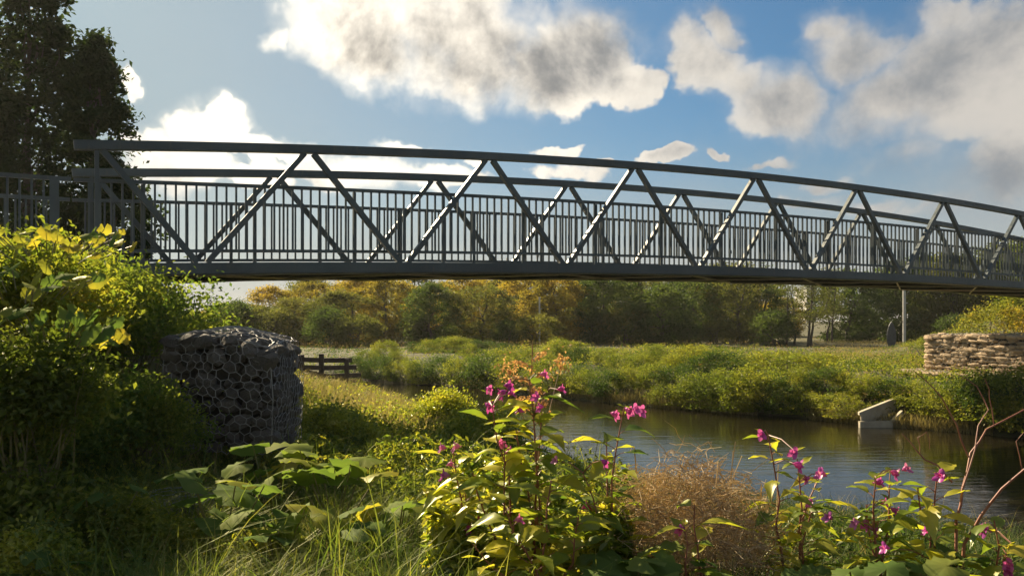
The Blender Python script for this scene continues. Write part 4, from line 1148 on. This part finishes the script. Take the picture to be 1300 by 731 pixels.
butterbur('broad-leaved plant at the bottom edge right of the dead heap', 900, 722, 3.7, 6, 7, .0, .45)
butterbur('broad-leaved plant at the bottom right under the balsam flowers', 1100, 715, 3.8, 12, 8, .05, .42)
butterbur('second broad-leaved plant at the bottom right below red branches', 1195, 712, 3.8, 11, 9, .05, .42)
butterbur('yellow large-leaved plant at the left edge halfway down the bush', 30, 345, 4.95, 26, 10, .35, .30, .46, .34)
butterbur('large yellow leaves hanging over the left bush', 70, 400, 4.9, 26, 11, .35, .32, .46, .34)
butterbur('large leaf cluster glowing in the dark of the left bush', 110, 430, 5.1, 7, 12, .5, .30, .25, .34)
butterbur('topmost yellow leaf cluster against the railing', 60, 300, 5.5, 34, 13, .85, .24, .5, .3)
butterbur('yellow leaf cluster in front of the railing post', 100, 290, 5.9, 12, 14, .85, .22, .4, .3)

# tall brown dock stalk
p = pt(684, 560, 4.7); B = np.array([p[0], p[1], gz(p[0], p[1])])
dk = thing('dock_stalk', 'tall brown seed-headed dock stalk rising above the pink flowers', 'plant', tuple(B))
g = np.random.default_rng(5)
P = wiggle(B, pt(676, 437, 4.7), 8, .006, g); tube(mb := MB(), P, np.linspace(.008, .0025, 8), 6); mb.build('stem', M['redstem'], dk, True)
for k in range(9):
    f_ = .70 + .03 * k; i_ = int(f_ * 7); s_ = P[i_] + (P[min(i_ + 1, 7)] - P[i_]) * (f_ * 7 - i_)
    sg = -1 if k % 2 else 1
    e = s_ + np.array([sg * g.uniform(.05, .13), g.normal() * .05, g.uniform(-.01, .06)])
    tube(mb := MB(), [s_, (s_ + e) / 2 + (0, 0, .02), e], [.003, .002, .001], 4); mb.build('side_branch', M['twig'], dk)
    q_ = s_ + (e - s_) * g.random((60, 1)) + g.normal(size=(60, 3)) * .010
    leaves(mb := MB(), q_, .020, .0, None, .6, g); mb.build('seed_spray', M['seed'], dk)
for (u, v, hh) in ((645, 470, .10), (712, 462, .08), (1000, 0, 0)):
    if not hh: continue
    e = pt(u, v, 4.7); s_ = P[4]
    tube(mb := MB(), [s_, (s_ + e) / 2 + (0, 0, -.02), e], [.003, .0025, .0015], 4); mb.build('side_branch', M['twig'], dk)
    q_ = e + g.normal(size=(110, 3)) * np.array([.03, .02, hh * .4]); leaves(mb := MB(), q_, .024, 0, None, .5, g); mb.build('seed_spray', M['seed'], dk)

# heap of dead stems
c = pt(880, 640, 4.55); z0 = gz(c[0], c[1])
hp = thing('dead_stem_heap', 'heap of tangled dead brown stems at the water edge', 'dead plants', (c[0], c[1], z0))
g = np.random.default_rng(9); mb = MB()
for k in range(3600):
    a = g.random() * 6.28; r_ = math.sqrt(g.random()) * .47
    top = (EYE + (410 - 580) / F * 4.55 - z0)
    hz = top * math.sqrt(max(0, 1 - (r_ / .56) ** 2)) * g.uniform(.35, 1.0) * (.8 + .4 * vnoise(a * 2, r_ * 5, 4))
    s_ = np.array([c[0] + math.cos(a) * r_ * .95 - .02, c[1] + math.sin(a) * r_, z0 + hz])
    d = g.normal(size=3) * (.085, .085, .045); q_ = s_ + d; m_ = (s_ + q_) / 2 + g.normal(size=3) * .025
    tube(mb, [s_, (s_ + m_) / 2 + g.normal(size=3) * .008, m_, q_], [.0020, .0019, .0017, .0010], 3)
mb.build('tangled_stems', M['deadtangle'], hp)
mb = MB()
for k in range(150):
    a = g.random() * 6.28; r_ = g.random() * .40; s_ = np.array([c[0] + math.cos(a) * r_, c[1] - abs(math.sin(a)) * r_, z0 + top * g.uniform(.2, .85)])
    d = g.normal(size=3) * (.16, .10, .08); q_ = s_ + d; m_ = (s_ + q_) / 2 + np.array([0, -.02, g.uniform(.03, .11)])
    tube(mb, [s_, s_ * .6 + m_ * .4 + (0, 0, .02), m_, q_ * .6 + m_ * .4 + (0, 0, .015), q_], [.0034, .0032, .0028, .0022, .0012], 4)
mb.build('arching_stems', M['deadtangle'], hp)
mb = MB()
for k in range(34):
    s_ = np.array([c[0] + g.normal() * .22, c[1] + g.normal() * .15, z0]); e = s_ + np.array([g.normal() * .16, g.normal() * .1, top * g.uniform(.6, 1.08)])
    tube(mb, wiggle(s_, e, 5, .02, g), np.linspace(.005, .002, 5), 4)
mb.build('upright_stalks', M['deadtangle'], hp)

# bare red-brown branches at the right
c = pt(1210, 735, 3.9); z0 = gz(c[0], c[1]); B = np.array([c[0], c[1], z0])
bb_ = thing('bare_branches', 'bare red-brown branches reaching up over the river at the right', 'branches', tuple(B))
def br_(pts, r0, r1, dy=0):
    P = [pt(u, v, 3.9 + dy * k / len(pts)) for k, (u, v) in enumerate(pts)]
    if pts[0][1] > 725: P[0][2] = z0
    P2 = []
    for a, b in zip(P[:-1], P[1:]): P2 += [a, (a + b) / 2 + np.random.default_rng(int(abs(a[0]) * 1e4) % 9999).normal(size=3) * .004]
    P2.append(P[-1]); tube(mb := MB(), P2, np.linspace(r0, r1, len(P2)), 6); mb.build('branch', M['redstem'], bb_, True)
br_([(1208, 735), (1214, 660), (1222, 620), (1232, 575), (1252, 545), (1300, 520), (1330, 505)], .008, .003, .3)
br_([(1216, 735), (1224, 690), (1245, 655), (1272, 620), (1300, 596), (1325, 580)], .009, .004, -.3)
br_([(1209, 612), (1190, 590), (1165, 573), (1145, 550)], .005, .002, .2)
br_([(1222, 620), (1238, 570), (1242, 540), (1255, 520), (1240, 490), (1214, 474)], .004, .0015, .3)
br_([(1230, 580), (1215, 540), (1196, 505), (1172, 480), (1160, 470)], .004, .0015, -.2)
br_([(1168, 575), (1165, 555), (1176, 548), (1180, 570)], .002, .001)
br_([(1262, 540), (1256, 505), (1250, 480)], .0025, .001)
br_([(1298, 598), (1290, 560), (1310, 540)], .0025, .001)
print('tris', sum(len(o.data.polygons) for o in bpy.data.objects if o.type == 'MESH'), 'objs', len(bpy.data.objects))

# ------------------------------------------------------------------ haze
HAZE = 0.00032
if HAZE > 0:
    hm = bpy.data.materials.new('thin_haze'); hm.use_nodes = True; hm.node_tree.nodes.clear()
    t_ = NT(hm.node_tree); o_ = t_.n('ShaderNodeOutputMaterial'); v_ = t_.n('ShaderNodeVolumePrincipled')
    v_.inputs['Color'].default_value = (.95, .93, .88, 1); v_.inputs['Density'].default_value = HAZE; v_.inputs['Anisotropy'].default_value = .25
    t_.L.new(v_.outputs[0], o_.inputs['Volume'])
    box(mb := MB(), (0, 850, 7), (950, 0, 0), (0, 1000, 0), (0, 0, 9.5)); mb.build('haze', hm, kind='stuff')
